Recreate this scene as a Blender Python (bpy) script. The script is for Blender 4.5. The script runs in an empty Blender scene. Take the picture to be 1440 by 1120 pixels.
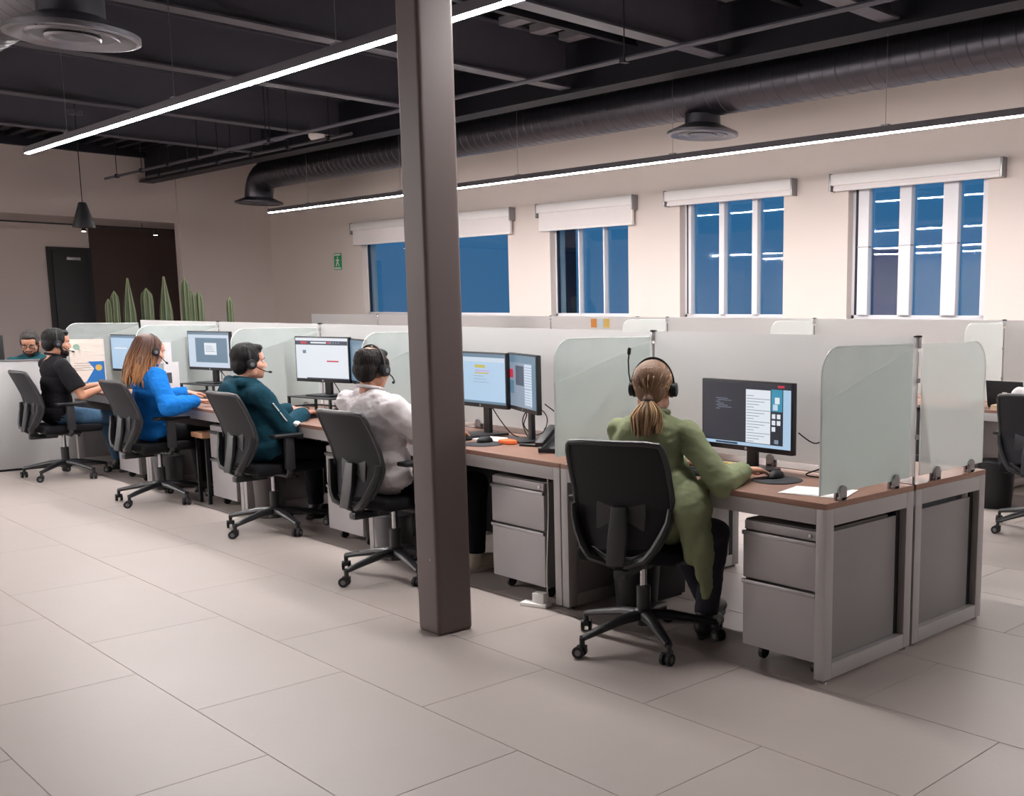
import bpy, bmesh, math, random
from math import pi, sin, cos, radians as rad
from mathutils import Vector as V, Matrix as M, noise
random.seed(7)
scene = bpy.context.scene
col = scene.collection

# ---------------- camera ----------------
CAM = V((2.4499, -3.3287, 1.5046))
f_px, pitch, roll, yaw0, pcx, pcy = 1480.39, .144104591, .00430652659, -.728511428, 1028.37, 653.69
fw = V((sin(yaw0)*cos(pitch), cos(yaw0)*cos(pitch), -sin(pitch)))
rt = V((cos(yaw0), -sin(yaw0), 0)); up = rt.cross(fw)
rt, up = cos(roll)*rt+sin(roll)*up, -sin(roll)*rt+cos(roll)*up
cd = bpy.data.cameras.new('camera'); cam = bpy.data.objects.new('camera', cd); col.objects.link(cam)
cd.sensor_fit = 'HORIZONTAL'; cd.sensor_width = 36; cd.lens = f_px/1440*36
cd.shift_x = (720-pcx)/1440; cd.shift_y = (pcy-560)/1440
cam.matrix_world = M(((rt.x, up.x, -fw.x, CAM.x), (rt.y, up.y, -fw.y, CAM.y), (rt.z, up.z, -fw.z, CAM.z), (0, 0, 0, 1)))
cd.clip_end = 200
scene.camera = cam

# ---------------- world, exposure ----------------
w = bpy.data.worlds.new('dusk_sky'); scene.world = w; w.use_nodes = True
bg = w.node_tree.nodes['Background']; bg.inputs[0].default_value = (.045, .165, .33, 1); bg.inputs[1].default_value = 1.0
scene.view_settings.view_transform = 'Standard'; scene.view_settings.look = 'None'
scene.view_settings.gamma = 1; scene.view_settings.use_curve_mapping = False
scene.view_settings.exposure = 0.0
STRIP = 255.0      # radiance of the linear lamps

# ---------------- materials ----------------
def lin(h):
    h = h.lstrip('#'); o = []
    for i in (0, 2, 4):
        c = int(h[i:i+2], 16)/255; o.append(c/12.92 if c <= .04045 else ((c+.055)/1.055)**2.4)
    return (*o, 1)
MATS = {}
def mat(name, colr, rough=.6, metal=0, var=.06, scale=6, bump=0, bscale=60, spec=.5, emis=0, stretch=None, rnd=0, coat=0):
    if name in MATS: return MATS[name]
    m = bpy.data.materials.new(name); m.use_nodes = True; nt = m.node_tree; N = nt.nodes; L = nt.links
    b = N['Principled BSDF']; c = lin(colr) if isinstance(colr, str) else (*colr, 1)
    b.inputs['Roughness'].default_value = rough; b.inputs['Metallic'].default_value = metal
    b.inputs['Specular IOR Level'].default_value = spec; b.inputs['Coat Weight'].default_value = coat
    tc = N.new('ShaderNodeTexCoord'); mp = N.new('ShaderNodeMapping'); L.new(tc.outputs['Object'], mp.inputs[0])
    if stretch: mp.inputs['Scale'].default_value = stretch
    nz = N.new('ShaderNodeTexNoise'); nz.inputs['Scale'].default_value = scale; nz.inputs['Detail'].default_value = 4
    L.new(mp.outputs[0], nz.inputs['Vector'])
    mx = N.new('ShaderNodeMix'); mx.data_type = 'RGBA'
    mx.inputs[6].default_value = tuple(max(0, v*(1-var)) for v in c[:3])+(1,)
    mx.inputs[7].default_value = tuple(min(1, v*(1+var)) for v in c[:3])+(1,)
    L.new(nz.outputs['Fac'], mx.inputs[0]); out = mx.outputs[2]
    if rnd:
        oi = N.new('ShaderNodeObjectInfo'); hs = N.new('ShaderNodeHueSaturation'); mr = N.new('ShaderNodeMapRange')
        mr.inputs['To Min'].default_value = 1-rnd; mr.inputs['To Max'].default_value = 1+rnd
        L.new(oi.outputs['Random'], mr.inputs[0]); L.new(mr.outputs[0], hs.inputs['Value']); L.new(out, hs.inputs['Color']); out = hs.outputs[0]
    if not emis: L.new(out, b.inputs['Base Color'])
    if emis:
        b.inputs['Base Color'].default_value = (.02, .02, .02, 1)
        L.new(out, b.inputs['Emission Color']); b.inputs['Emission Strength'].default_value = emis
    if bump:
        n2 = N.new('ShaderNodeTexNoise'); n2.inputs['Scale'].default_value = bscale; n2.inputs['Detail'].default_value = 3
        L.new(mp.outputs[0], n2.inputs['Vector'])
        bp = N.new('ShaderNodeBump'); bp.inputs['Strength'].default_value = bump; bp.inputs['Distance'].default_value = .01
        L.new(n2.outputs['Fac'], bp.inputs['Height']); L.new(bp.outputs[0], b.inputs['Normal'])
    MATS[name] = m; return m

def glass_mat(name, tint, gloss=1.0, haze=0.0):
    m = bpy.data.materials.new(name); m.use_nodes = True; nt = m.node_tree; N = nt.nodes; L = nt.links
    for n in list(N): N.remove(n)
    o = N.new('ShaderNodeOutputMaterial'); t = N.new('ShaderNodeBsdfTransparent'); t.inputs[0].default_value = (*tint, 1)
    g = N.new('ShaderNodeBsdfGlossy'); g.inputs['Roughness'].default_value = .02
    fr = N.new('ShaderNodeFresnel'); fr.inputs[0].default_value = 1.5
    ge = N.new('ShaderNodeNewGeometry'); ma = N.new('ShaderNodeMath'); ma.operation = 'MULTIPLY_ADD'; ma.inputs[1].default_value = -.8333; ma.inputs[2].default_value = 1.5
    L.new(ge.outputs['Backfacing'], ma.inputs[0]); L.new(ma.outputs[0], fr.inputs[0])
    mu = N.new('ShaderNodeMath'); mu.operation = 'MULTIPLY'; mu.inputs[1].default_value = gloss; L.new(fr.outputs[0], mu.inputs[0])
    mx = N.new('ShaderNodeMixShader'); L.new(mu.outputs[0], mx.inputs[0]); L.new(t.outputs[0], mx.inputs[1]); L.new(g.outputs[0], mx.inputs[2])
    last = mx
    if haze:
        d = N.new('ShaderNodeBsdfDiffuse'); d.inputs[0].default_value = (.7, .74, .74, 1)
        nz = N.new('ShaderNodeTexNoise'); nz.inputs['Scale'].default_value = 3
        mr = N.new('ShaderNodeMapRange'); mr.inputs['To Min'].default_value = haze*.8; mr.inputs['To Max'].default_value = haze*1.2
        L.new(nz.outputs['Fac'], mr.inputs[0])
        m2 = N.new('ShaderNodeMixShader'); L.new(mr.outputs[0], m2.inputs[0]); L.new(mx.outputs[0], m2.inputs[1]); L.new(d.outputs[0], m2.inputs[2]); last = m2
    L.new(last.outputs[0], o.inputs[0]); MATS[name] = m; return m

def frost_mat(name, colr, refr=.4, rough=.5):
    m = bpy.data.materials.new(name); m.use_nodes = True; nt = m.node_tree; N = nt.nodes; L = nt.links
    for n in list(N): N.remove(n)
    o = N.new('ShaderNodeOutputMaterial')
    nz = N.new('ShaderNodeTexNoise'); nz.inputs['Scale'].default_value = 2.5
    mxc = N.new('ShaderNodeMix'); mxc.data_type = 'RGBA'; mxc.inputs[6].default_value = tuple(c*.97 for c in colr)+(1,); mxc.inputs[7].default_value = (*colr, 1)
    L.new(nz.outputs['Fac'], mxc.inputs[0])
    d = N.new('ShaderNodeBsdfDiffuse'); t = N.new('ShaderNodeBsdfTranslucent'); r = N.new('ShaderNodeBsdfRefraction'); g = N.new('ShaderNodeBsdfGlossy')
    for n in (d, t, r): L.new(mxc.outputs[2], n.inputs['Color'])
    r.inputs['Roughness'].default_value = rough; r.inputs['IOR'].default_value = 1.12; g.inputs['Roughness'].default_value = .25
    a = N.new('ShaderNodeMixShader'); a.inputs[0].default_value = .45; L.new(d.outputs[0], a.inputs[1]); L.new(t.outputs[0], a.inputs[2])
    b = N.new('ShaderNodeMixShader'); b.inputs[0].default_value = refr; L.new(a.outputs[0], b.inputs[1]); L.new(r.outputs[0], b.inputs[2])
    c = N.new('ShaderNodeMixShader'); c.inputs[0].default_value = .05; L.new(b.outputs[0], c.inputs[1]); L.new(g.outputs[0], c.inputs[2])
    L.new(c.outputs[0], o.inputs[0]); MATS[name] = m; return m

def attr_mat(name, rough=.55, bump=.4, stretch=(40, 40, 6)):
    m = mat(name, '#808080', rough, bump=bump, bscale=12, stretch=stretch); nt = m.node_tree; N = nt.nodes; L = nt.links
    at = N.new('ShaderNodeAttribute'); at.attribute_name = 'Col'; L.new(at.outputs['Color'], N['Principled BSDF'].inputs['Base Color']); return m

# ---------------- mesh builder ----------------
class MB:
    def __init__(s): s.v = []; s.f = []; s.c = []
    def add(s, vs, fs, T=None, colr=None):
        n = len(s.v); s.v += [T @ V(p) if T else V(p) for p in vs]; s.f += [tuple(i+n for i in q) for q in fs]
        if colr is not None: s.c += [colr]*len(vs)
        return s
    def box(s, x0, x1, y0, y1, z0, z1, T=None):
        vs = [(x, y, z) for z in (z0, z1) for y in (y0, y1) for x in (x0, x1)]
        return s.add(vs, [(0, 2, 3, 1), (4, 5, 7, 6), (0, 1, 5, 4), (2, 6, 7, 3), (0, 4, 6, 2), (1, 3, 7, 5)], T)
    def cbox(s, c, d, T=None): return s.box(c[0]-d[0]/2, c[0]+d[0]/2, c[1]-d[1]/2, c[1]+d[1]/2, c[2]-d[2]/2, c[2]+d[2]/2, T)
    def tube(s, pts, r, n=8, cap=True, colr=None, flat=1):
        pts = [V(p) for p in pts]; k = len(pts); rs = r if isinstance(r, (list, tuple)) else [r]*k
        vs = []; u0 = None
        for i, p in enumerate(pts):
            d = (pts[min(i+1, k-1)]-pts[max(i-1, 0)])
            d = d.normalized() if d.length > 1e-9 else V((0, 0, 1))
            if u0 is None: u = d.cross(V((0, 0, 1)) if abs(d.z) < .9 else V((1, 0, 0))).normalized()
            else:
                u = u0-d*u0.dot(d); u = u.normalized() if u.length > 1e-6 else d.orthogonal().normalized()
            u0 = u; b = d.cross(u)
            for j in range(n):
                a = 2*pi*j/n; vs.append(p+(u*cos(a)+b*sin(a)*flat)*rs[i])
        fs = [(i*n+j, i*n+(j+1) % n, (i+1)*n+(j+1) % n, (i+1)*n+j) for i in range(k-1) for j in range(n)]
        if cap: fs += [tuple(range(n-1, -1, -1)), tuple((k-1)*n+j for j in range(n))]
        return s.add(vs, fs, None, colr)
    def lathe(s, prof, n=24, T=None):      # prof: (r, z) from one end to the other
        vs = []; fs = []
        for r, z in prof:
            for j in range(n): a = 2*pi*j/n; vs.append((r*cos(a), r*sin(a), z))
        k = len(prof)
        fs = [(i*n+j, i*n+(j+1) % n, (i+1)*n+(j+1) % n, (i+1)*n+j) for i in range(k-1) for j in range(n)]
        fs += [tuple(range(n-1, -1, -1)), tuple((k-1)*n+j for j in range(n))]
        return s.add(vs, fs, T)
    def prism(s, poly, axis, a, b):        # poly: 2D points in the other two axes
        def p3(q, t):
            return (t, q[0], q[1]) if axis == 0 else (q[0], t, q[1]) if axis == 1 else (q[0], q[1], t)
        n = len(poly); vs = [p3(q, a) for q in poly]+[p3(q, b) for q in poly]
        fs = [tuple(range(n-1, -1, -1)), tuple(range(n, 2*n))]+[(i, (i+1) % n, n+(i+1) % n, n+i) for i in range(n)]
        return s.add(vs, fs)
    def mesh(s, name, bevel=0, seg=2, smooth=False, angle=35):
        me = bpy.data.meshes.new(name); me.from_pydata([tuple(p) for p in s.v], [], s.f)
        if s.c:
            ca = me.color_attributes.new('Col', 'FLOAT_COLOR', 'POINT')
            for i, c in enumerate(s.c): ca.data[i].color = c
        bm = bmesh.new(); bm.from_mesh(me)
        bmesh.ops.recalc_face_normals(bm, faces=bm.faces)
        if bevel:
            es = [e for e in bm.edges if len(e.link_faces) == 2 and e.calc_face_angle(0) > rad(30)]
            bmesh.ops.bevel(bm, geom=es, offset=bevel, segments=seg, profile=.6, affect='EDGES', clamp_overlap=True)
        bm.to_mesh(me); bm.free()
        if smooth or bevel:
            me.shade_smooth(); me.set_sharp_from_angle(angle=rad(angle))
        return me
    def build(s, name, m, parent=None, bevel=0, seg=2, smooth=False, angle=35):
        me = s.mesh(name, bevel, seg, smooth, angle); return link(name, me, m, parent)
def link(name, me, m, parent=None):
    if m and not me.materials: me.materials.append(m)
    o = bpy.data.objects.new(name, me); col.objects.link(o)
    if parent: o.parent = parent
    return o
def tag(o, label, cat, group=None, kind=None):
    o['label'] = label; o['category'] = cat
    if group: o['group'] = group
    if kind: o['kind'] = kind
    return o
def thing(name, label, cat, loc=(0, 0, 0), rz=0, group=None):
    o = bpy.data.objects.new(name, None); col.objects.link(o); o.empty_display_size = .1
    o.location = loc; o.rotation_euler = (0, 0, rz); return tag(o, label, cat, group)
def struct(o): o['kind'] = 'structure'; return o
def copy_tree(o, parent=None):
    c = o.copy(); col.objects.link(c); c.parent = parent
    for ch in [x for x in o.children]: copy_tree(ch, c)
    return c
def relabel(o, label, group=None):
    o['label'] = label
    if group: o['group'] = group
    return o
def T(loc=(0, 0, 0), rz=0, rx=0, ry=0): return M.Translation(loc) @ M.Rotation(rz, 4, 'Z') @ M.Rotation(ry, 4, 'Y') @ M.Rotation(rx, 4, 'X')
# ---------------- room shell ----------------
YW, XL, XR, YF, ZC = 7.2, -20.2, 7.0, -8.0, 4.55
m_wall = mat('wall_paint', '#d6cbc5', .8, var=.02, scale=1.5, bump=.05, bscale=120)
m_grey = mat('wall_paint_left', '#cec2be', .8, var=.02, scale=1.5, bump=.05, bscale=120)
m_recess_shade = mat('recess_shade_brown', '#4a3c38', .7, var=.05)  # dark brown for the part of the recess wall in shade
m_grout = mat('grout', '#9a918c', .9)
m_tile = mat('floor_tile', '#a39994', .42, var=.055, scale=2.2, bump=.04, bscale=30, rnd=.018, spec=.45)
m_deck = mat('black_ceiling_paint', '#11121c', .55, var=.1, spec=.4)
m_beam = mat('beam_paint', '#4b4a54', .45, var=.08, spec=.5)
m_white = mat('white_paint', '#e9e6e6', .5, var=.02)
m_blackmetal = mat('black_metal', '#17171b', .45, var=.1)
m_black = mat('black_plastic', '#17171b', .5, var=.1, spec=.4)
m_chrome = mat('chrome', '#b8b8bc', .15, 1, var=.04)
m_alu = mat('aluminium', '#9a9a9c', .35, .9, var=.05)

floor = struct(MB().box(XL-2.2, XR, YF, YW, -.2, -.004).build('floor', m_grout))
TW, TH = 1.2, .595
tile_me = MB().box(0, TW-.003, 0, TH-.003, -.006, 0).mesh('floor_tile', bevel=.0012, seg=1); tile_me.materials.append(m_tile)
tiles = []
j0 = int((YF+.043)/TH)-1
for j in range(-14, 13):
    y = -.043+j*TH-TH
    for i in range(-20, 7):
        x = .8+i*TW-TW-(.6 if j % 2 else 0)
        if x < XL or x+TW > XR or y < YF or y+TH > YW: continue
        c = V((x+TW/2, y+TH/2, 0))-CAM; d = c.dot(fw)
        if d > .5:
            px = pcx+f_px*c.dot(rt)/d; py = pcy-f_px*c.dot(up)/d
            vis = -200 < px < 1640 and py < 1330
        else: vis = False
        tiles.append((0 if vis else 1, d, x, y))
tiles.sort()
rest = MB()
for k, (hid, d, x, y) in enumerate(tiles):
    if k < 300 and not hid:
        o = bpy.data.objects.new('floor_tile', tile_me); col.objects.link(o); o.location = (x, y, 0); o.parent = floor
    else: rest.box(x, x+TW-.003, y, y+TH-.003, -.006, 0)
# cut tiles along the edges of the room
for q in ((XL-2.2, XL, YF, YW),): rest.box(q[0], q[1], q[2], q[3], -.006, 0)
ro = rest.build('distant_floor_tiles', m_tile, floor); ro['kind'] = 'stuff'

# back wall with four windows: (x0, x1, bottom of blind)
WIN = [(-16.39, -11.8, 2.76), (-10.73, -8.95, 2.76), (-7.91, -6.08, 2.97), (-5.09, -3.25, 2.97)]
SILL, HEAD = 1.43, 3.05
wb = MB(); wb.box(XL, XR, YW, YW+.3, -.2, SILL); wb.box(XL, XR, YW, YW+.3, HEAD, ZC+.3)
xs = [XL]+[v for q in WIN for v in q[:2]]+[XR]
for i in range(0, len(xs), 2): wb.box(xs[i], xs[i+1], YW, YW+.3, SILL, HEAD)
struct(wb.build('wall_back', m_wall))
struct(MB().box(XL-2.4, XR, YF-.2, YF, -.2, ZC+.3).build('wall_front', m_wall))
struct(MB().box(XR, XR+.2, YF-.2, YW+.3, -.2, ZC+.3).build('wall_right', m_wall))
EDGE = 5.37
wl = MB(); wl.box(XL-.2, XL+.06, EDGE, YW, -.2, ZC+.1); wl.box(XL-.2, XL, YF, EDGE, 3.22, ZC+.1)
wl.box(XL-.2, XL, YF, -1.5, -.2, 3.22)
struct(wl.build('wall_left', m_grey))
rc = MB(); rc.box(XL-2.4, XL-2.2, YF, YW, -.2, 4); rc.box(XL-2.2, XL-.2, YF, YW, 3.22, 3.4); rc.box(XL-2.2, XL-.2, 6.6, YW, -.2, 3.22)
struct(rc.build('wall_recess', m_grey))
MB().box(XL-2.2, XL-2.14, 4.42, 6.6, 0, 3.22).build('recess_shade_panel', m_recess_shade, bpy.data.objects['wall_recess'])  # panel coloured dark for the shade on the recess wall beyond the door
d1 = struct(MB().box(XL-2.2, XL-2.12, 3.62, 4.42, 0, 2.76).build('door_1', mat('door_frame_black', '#1b1b1c', .5)))
MB().box(XL-2.14, XL-2.08, 3.70, 4.34, .01, 2.68).build('door_leaf', mat('door_leaf_dark', '#252628', .5), d1, bevel=.004)
MB().box(XL-2.09, XL-2.05, 4.22, 4.25, .95, 1.15).build('door_handle', m_chrome, d1, bevel=.004)
MB().box(XL-2.09, XL-2.06, 3.95, 4.2, 2.5, 2.56).build('door_closer', m_alu, d1, bevel=.004)
struct(MB().box(XL, XR, YW-.012, YW, 0, .09).build('baseboard_back', m_white, bevel=.003))

# windows
m_pane = glass_mat('window_glass', (.82, .92, .97), gloss=1.3)
m_frame = mat('window_frame_paint', '#dcdbe0', .45, var=.02)
m_dark = mat('window_gasket', '#16222e', .5)
m_blind = mat('blind_fabric', '#e6e0e0', .75, var=.02)
MULL = {0: [], 1: [(-10.12, .03), (-9.55, .03)], 2: [(-7.78, .05), (-7.19, .09), (-6.61, .09)], 3: [(-4.91, .15), (-4.33, .16), (-3.74, .19), (-3.29, .1)]}
for k, (x0, x1, zb) in enumerate(WIN):
    wo = MB(); y0, y1 = YW+.1, YW+.16
    wo.box(x0, x0+.045, y0, y1, SILL, HEAD); wo.box(x1-.045, x1, y0, y1, SILL, HEAD); wo.box(x0, x1, y0, y1, SILL, SILL+.045); wo.box(x0, x1, y0, y1, HEAD-.045, HEAD)
    wn = struct(wo.build('window_%d' % (k+1), m_frame, bevel=.004))
    MB().box(x0-.05, x1+.05, YW-.05, YW+.1, SILL-.03, SILL).build('window_sill', m_white, wn, bevel=.005)
    MB().box(x0+.045, x0+.07, y0-.005, y1-.02, SILL+.045, HEAD-.045).build('gasket', m_dark, wn)
    ed = [x0+.045]
    for mx, mw in MULL[k]:
        MB().box(mx-mw/2, mx+mw/2, YW+.06, YW+.15, SILL+.045, HEAD-.045).build('mullion', m_frame, wn, bevel=.004)
        if mw > .13:
            MB().box(mx-mw/2-.004, mx+mw/2+.004, YW+.056, YW+.12, 2.27, 2.285).build('mullion_joint', m_alu, wn)
        ed += [mx, mx]
    ed.append(x1-.045)
    for i in range(0, len(ed), 2):
        if ed[i+1]-ed[i] > .06: MB().box(ed[i], ed[i+1], YW+.125, YW+.135, SILL+.03, HEAD-.03).build('pane', m_pane, wn)
    b = thing('roller_blind', ('white roller blind cassette above the wide undivided window', 'white roller blind lowered a little over the narrow window with blue band', 'white roller blind cassette above the window with two thin mullions', 'white roller blind cassette above the window with broad white mullions')[k], 'blind', ((x0+x1)/2, YW-.055, 0))
    W2 = (x1-x0)/2+.2
    MB().box(-W2, W2, -.055, .053, 3.0, 3.13).build('cassette', m_white, b, bevel=.01)
    MB().box(-W2+.03, W2-.03, -.02, .015, zb, 3.0).build('blind_fabric', m_blind, b)
    MB().box(-W2+.03, W2-.03, -.03, .025, zb-.035, zb).build('bottom_bar', m_white, b, bevel=.006)
    for sx in (-1, 1): MB().box(sx*W2-.012, sx*W2+.012, -.06, .053, 2.93, 3.14).build('end_bracket', m_alu, b, bevel=.003)

# buildings outside, seen through the glass
ext = tag(MB().box(-24, 4, 15, 15.3, -1, 1.3).box(-24, 4, 14.9, 15.4, 1.3, 1.4).build('neighbouring_building', mat('blue_render', '#49688c', .9, var=.25, scale=.6)), 'dim blue rendered building beyond the windows', 'building')
tag(MB().box(-16.5, -15.6, 11.5, 11.8, -1, 5).build('red_wall', mat('red_brown_render', '#6b4448', .9, var=.3, scale=2)), 'reddish brown wall strip outside beyond the narrow window', 'wall')
tag(MB().box(-8.2, -7.4, 12, 12.3, -1, 2.6).build('grey_hut', mat('purple_grey_render', '#77779c', .9, var=.2, scale=1)), 'purple grey hut wall outside behind the mullioned window', 'building')

# ceiling: ribbed deck, beams, girder, hangers
ce = MB(); prof = []
y = YF
ce.box(XL-.2, XR, YF-.1, YW+.2, ZC+.08, ZC+.2)
while y < YW:
    ce.box(XL, XR, y, y+.09, ZC, ZC+.085); y += .3
ceil = struct(ce.build('ceiling', m_deck))
def ibeam(name, x, y0, y1, z, w=.2, h=.4):
    return MB().box(x-w/2, x+w/2, y0, y1, z, z+.018).box(x-.008, x+.008, y0, y1, z+.018, z+h-.018).box(x-w/2, x+w/2, y0, y1, z+h-.018, z+h)
for x in (-14.9, -12.4, -9.6, -7.26, -4.92, -2.9, -.4, 2.1, 4.6):
    ibeam('beam', x, YF, 4.7, 4.0, .2, .54).build('beam', m_beam, ceil)
for x in (-11.0, -8.4, -6.1, -3.9, -1.6):
    MB().box(x-.04, x+.04, YF, 4.7, 4.28, 4.31).box(x-.006, x+.006, YF, 4.7, 4.31, ZC).build('secondary_beam', m_deck, ceil)
MB().box(XL, XR, 4.7, 4.95, 3.95, 3.975).box(XL, XR, 4.82, 4.84, 3.975, ZC).box(XL, XR, 4.7, 4.95, ZC-.03, ZC).build('girder', m_deck, ceil)
for x in (-16.5, -12.8, -9.5, -6.5, -3.6):
    MB().tube([(x, -2.2, ZC), (x, -2.2, 3.5)], .006, 6).build('hanger_rod', m_deck, ceil)
MB().box(XL, XL+.12, YF, 5.3, 4.42, ZC+.08).build('edge_trim', m_deck, ceil)
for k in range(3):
    MB().box(-7.1, -5.05, 3.68+.4*k, 3.83+.4*k, 4.47, 4.5499).build('lit_deck_rib', mat('lit_rib_grey', '#8c8a92', .5), ceil)  # pale grey paints the light that deck ribs catch here
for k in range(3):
    MB().box(-4.75, -3.05, 3.68+.4*k, 3.83+.4*k, 4.47, 4.5499).build('lit_deck_rib', MATS['lit_rib_grey'], ceil)  # more ribs coloured pale as if lit
# thin pipes along the ceiling
for yy, zz, x0, x1, lb in ((2.95, 3.6, -12.5, XR, 'long thin dark conduit running under the beams'), (3.84, 3.75, -17.4, -10.5, 'dark pipe nearer the windows, one of a pair by the left wall'), (3.45, 3.75, -18.2, -11.5, 'dark pipe nearer the pendant lamp, one of a pair')):
    p = thing('ceiling_pipe', lb, 'pipe', (0, yy, zz))
    MB().tube([(x0, 0, 0), (x1, 0, 0)], .022, 8).build('pipe', m_beam, p, smooth=True)
    for i in range(6):
        x = x0+(x1-x0)*(i+.5)/6
        MB().box(x-.03, x+.03, -.03, .03, -.03, .03).tube([(x, 0, 0), (x, 0, ZC-zz+.01)], .006, 6).build('hanger', m_deck, p)

# column
cm = mat('column_paint', '#5a4e4d', .5, var=.06, scale=2, spec=.45)
c = thing('column', 'square brown painted steel column standing on the tiles before the desk row', 'column', (-1.80, -.607, 0))
MB().box(-.088, .088, -.093, .093, 0, 4.15).build('shaft', cm, c, bevel=.022, seg=4)
MB().tube([(.04, -.0935, .36), (.04, -.096, .36)], .006, 8).build('screw', m_alu, c)
MB().box(-.16, .16, -.16, .16, 4.15, 4.17).build('cap_plate', cm, c)
# beam seat: short stub to the deck
MB().box(-.06, .06, -.06, .06, 4.17, ZC+.02).build('stub', cm, c)

# linear lamps
m_led = mat('led_diffuser', '#fffaf8', .5, var=0, emis=STRIP)
m_house = mat('lamp_housing', '#55535a', .4, .3)
def strip(x0, x1, y, z, label, w=.044, ncab=4):
    t = thing('linear_lamp', label, 'lamp', ((x0+x1)/2, y, z)); L = (x1-x0)/2
    MB().box(-L, L, -w/2-.006, w/2+.006, .008, .06).box(-L, L, -w/2-.006, -w/2, 0, .008).box(-L, L, w/2, w/2+.006, 0, .008).build('housing', m_house, t)
    MB().box(-L+.01, L-.01, -w/2, w/2, -.006, .008).build('diffuser', m_led, t)
    n = max(2, int(2*L/2.4))
    for i in range(n):
        x = -L+2*L*(i+.5)/n
        MB().tube([(x, 0, .06), (x, 0, ZC-z)], .0025, 5).box(x-.04, x+.04, -.02, .02, .055, .075).build('suspension_cable', m_alu, t)
strip(-10.5, -.2, .2, 3.1, 'bright white linear lamp hanging over the front row of desks')
strip(-15.15, 1.0, 4.88, 3.1, 'long white linear lamp hanging along the windows')
strip(-18.5, -3.5, -4.6, 3.1, 'unseen white linear lamp added over the open aisle')  # out of view, added to light the floor and left wall
strip(-18.5, -6.5, -6.9, 3.1, 'unseen white linear lamp added near the blank front wall')  # out of view, added as more light from behind the camera

strip(2.6, 6.4, 2.4, 3.1, 'short unseen white linear lamp added by the right wall')  # out of view, added to brighten the open desk end
# spiral ducts
m_duct = mat('galvanised_duct', '#5a5a62', .34, .85, var=.12, scale=5)
def duct(x0, x1, y, z, r, label):
    t = thing('spiral_duct', label, 'duct', ((x0+x1)/2, y, z)); n = 40; ph = .16
    us = []; x = x0-(x0+x1)/2; xe = x1-(x0+x1)/2
    while x < xe:
        us += [(x, r), (x+.006, r+.0035), (x+.016, r+.0035), (x+.022, r)]; x += ph
    vs = []
    for (u, rr) in us:
        for j in range(n):
            a = 2*pi*j/n; vs.append((u+ph*j/n, rr*cos(a), rr*sin(a)))
    k = len(us); fs = []
    for i in range(k-1):
        for j in range(n-1): fs.append((i*n+j, i*n+j+1, (i+1)*n+j+1, (i+1)*n+j))
        if i+4 < k-1: fs.append((i*n+n-1, (i+4)*n, (i+5)*n, (i+1)*n+n-1))
    MB().add(vs, fs).build('duct_pipe', m_duct, t, smooth=True, angle=13)
    L = (x1-x0)/2
    i = -L+1
    while i < L:
        MB().tube([(i, 0, r), (i, 0, ZC-z+.01)], .008, 6).build('hanger', m_deck, t); i += 2.6
    return t
dt = duct(-16.55, 6.9, 5.6, 3.9, .235, 'long spiral metal duct running in front of the window wall')
# elbow at the end of the duct
ep = [(-16.5-.15-.42*sin(a), 5.6, 3.9-.42*(1-cos(a))) for a in [pi/2*i/8 for i in range(9)]]
ep = [(-16.4, 5.6, 3.9)]+ep
MB().tube([V(p)-V(dt.location) for p in ep], .24, 24, cap=True).build('elbow', m_duct, dt, smooth=True)
dt2 = duct(-19.5, 6.9, -1.0, 3.6, .25, 'second spiral metal duct above the aisle')
m_diff = mat('diffuser_metal', '#85858c', .32, .7, var=.05)
def diffuser(x, y, z, ztop, R, label, m=None):
    t = thing('air_diffuser', label, 'diffuser', (x, y, z)); m = m or m_diff
    MB().lathe([(R*.5, .1), (R*.5, ztop-z)], 32).build('neck', m_duct, t, smooth=True)
    MB().lathe([(R*.5, .12), (R, .03), (R*1.0, 0), (R*.93, -.005), (R*.72, .05), (R*.5, .09)], 48).build('outer_cone', m, t, smooth=True)
    MB().lathe([(R*.70, .012), (R*.68, -.004), (R*.44, .055), (R*.46, .065)], 40).build('middle_cone', m, t, smooth=True)
    MB().lathe([(R*.42, .002), (R*.40, -.012), (R*.2, .02), (R*.1, .05), (R*.1, .07)], 32).build('inner_cone', m, t, smooth=True)
    for a in range(3):
        MB().tube([(R*.35*cos(a*2.1), R*.35*sin(a*2.1), .0), (R*.6*cos(a*2.1), R*.6*sin(a*2.1), .09)], .006, 5).build('strut', m_duct, t)
diffuser(-5.97, 5.6, 3.47, 3.69, .40, 'round metal air diffuser hanging below the long window duct')
diffuser(-17.07, 5.6, 3.42, 3.56, .41, 'round air diffuser under the bent end of the window duct', m_duct)
diffuser(-5.0, -1.0, 3.135, 3.4, .365, 'large round air diffuser below the aisle duct')
# pendant, detector, tracks, exit sign
pn = thing('pendant_lamp', 'black cone pendant lamp hanging by the left opening', 'lamp', (-14.1, 1.79, 2.62))
MB().lathe([(.035, .34), (.05, .33), (.14, .02), (.14, 0), (.125, 0), (.04, .31)], 28).build('lamp_shade', m_blackmetal, pn, smooth=True)
MB().tube([(0, 0, .33), (0, 0, ZC-2.62+.05)], .006, 6).build('cord', m_black, pn)
MB().lathe([(.06, 1.5), (.09, 1.5), (.09, 1.56), (.06, 1.56)], 16).build('junction_box', m_beam, pn)
sm = thing('smoke_detector', 'white smoke detector fixed under a ceiling beam', 'detector', (-12.4, 4.35, 3.9))
MB().lathe([(.05, 0), (.09, .03), (.11, .06), (.11, .1)], 24).build('body', m_white, sm, smooth=True)
tr = thing('track_lights', 'thin dark lighting track with two small spots in the recess', 'lamp', (XL-.6, 1.9, 3.0))
MB().box(-.015, .015, -4.5, 4.4, .1, .13).build('track', m_blackmetal, tr)
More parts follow.
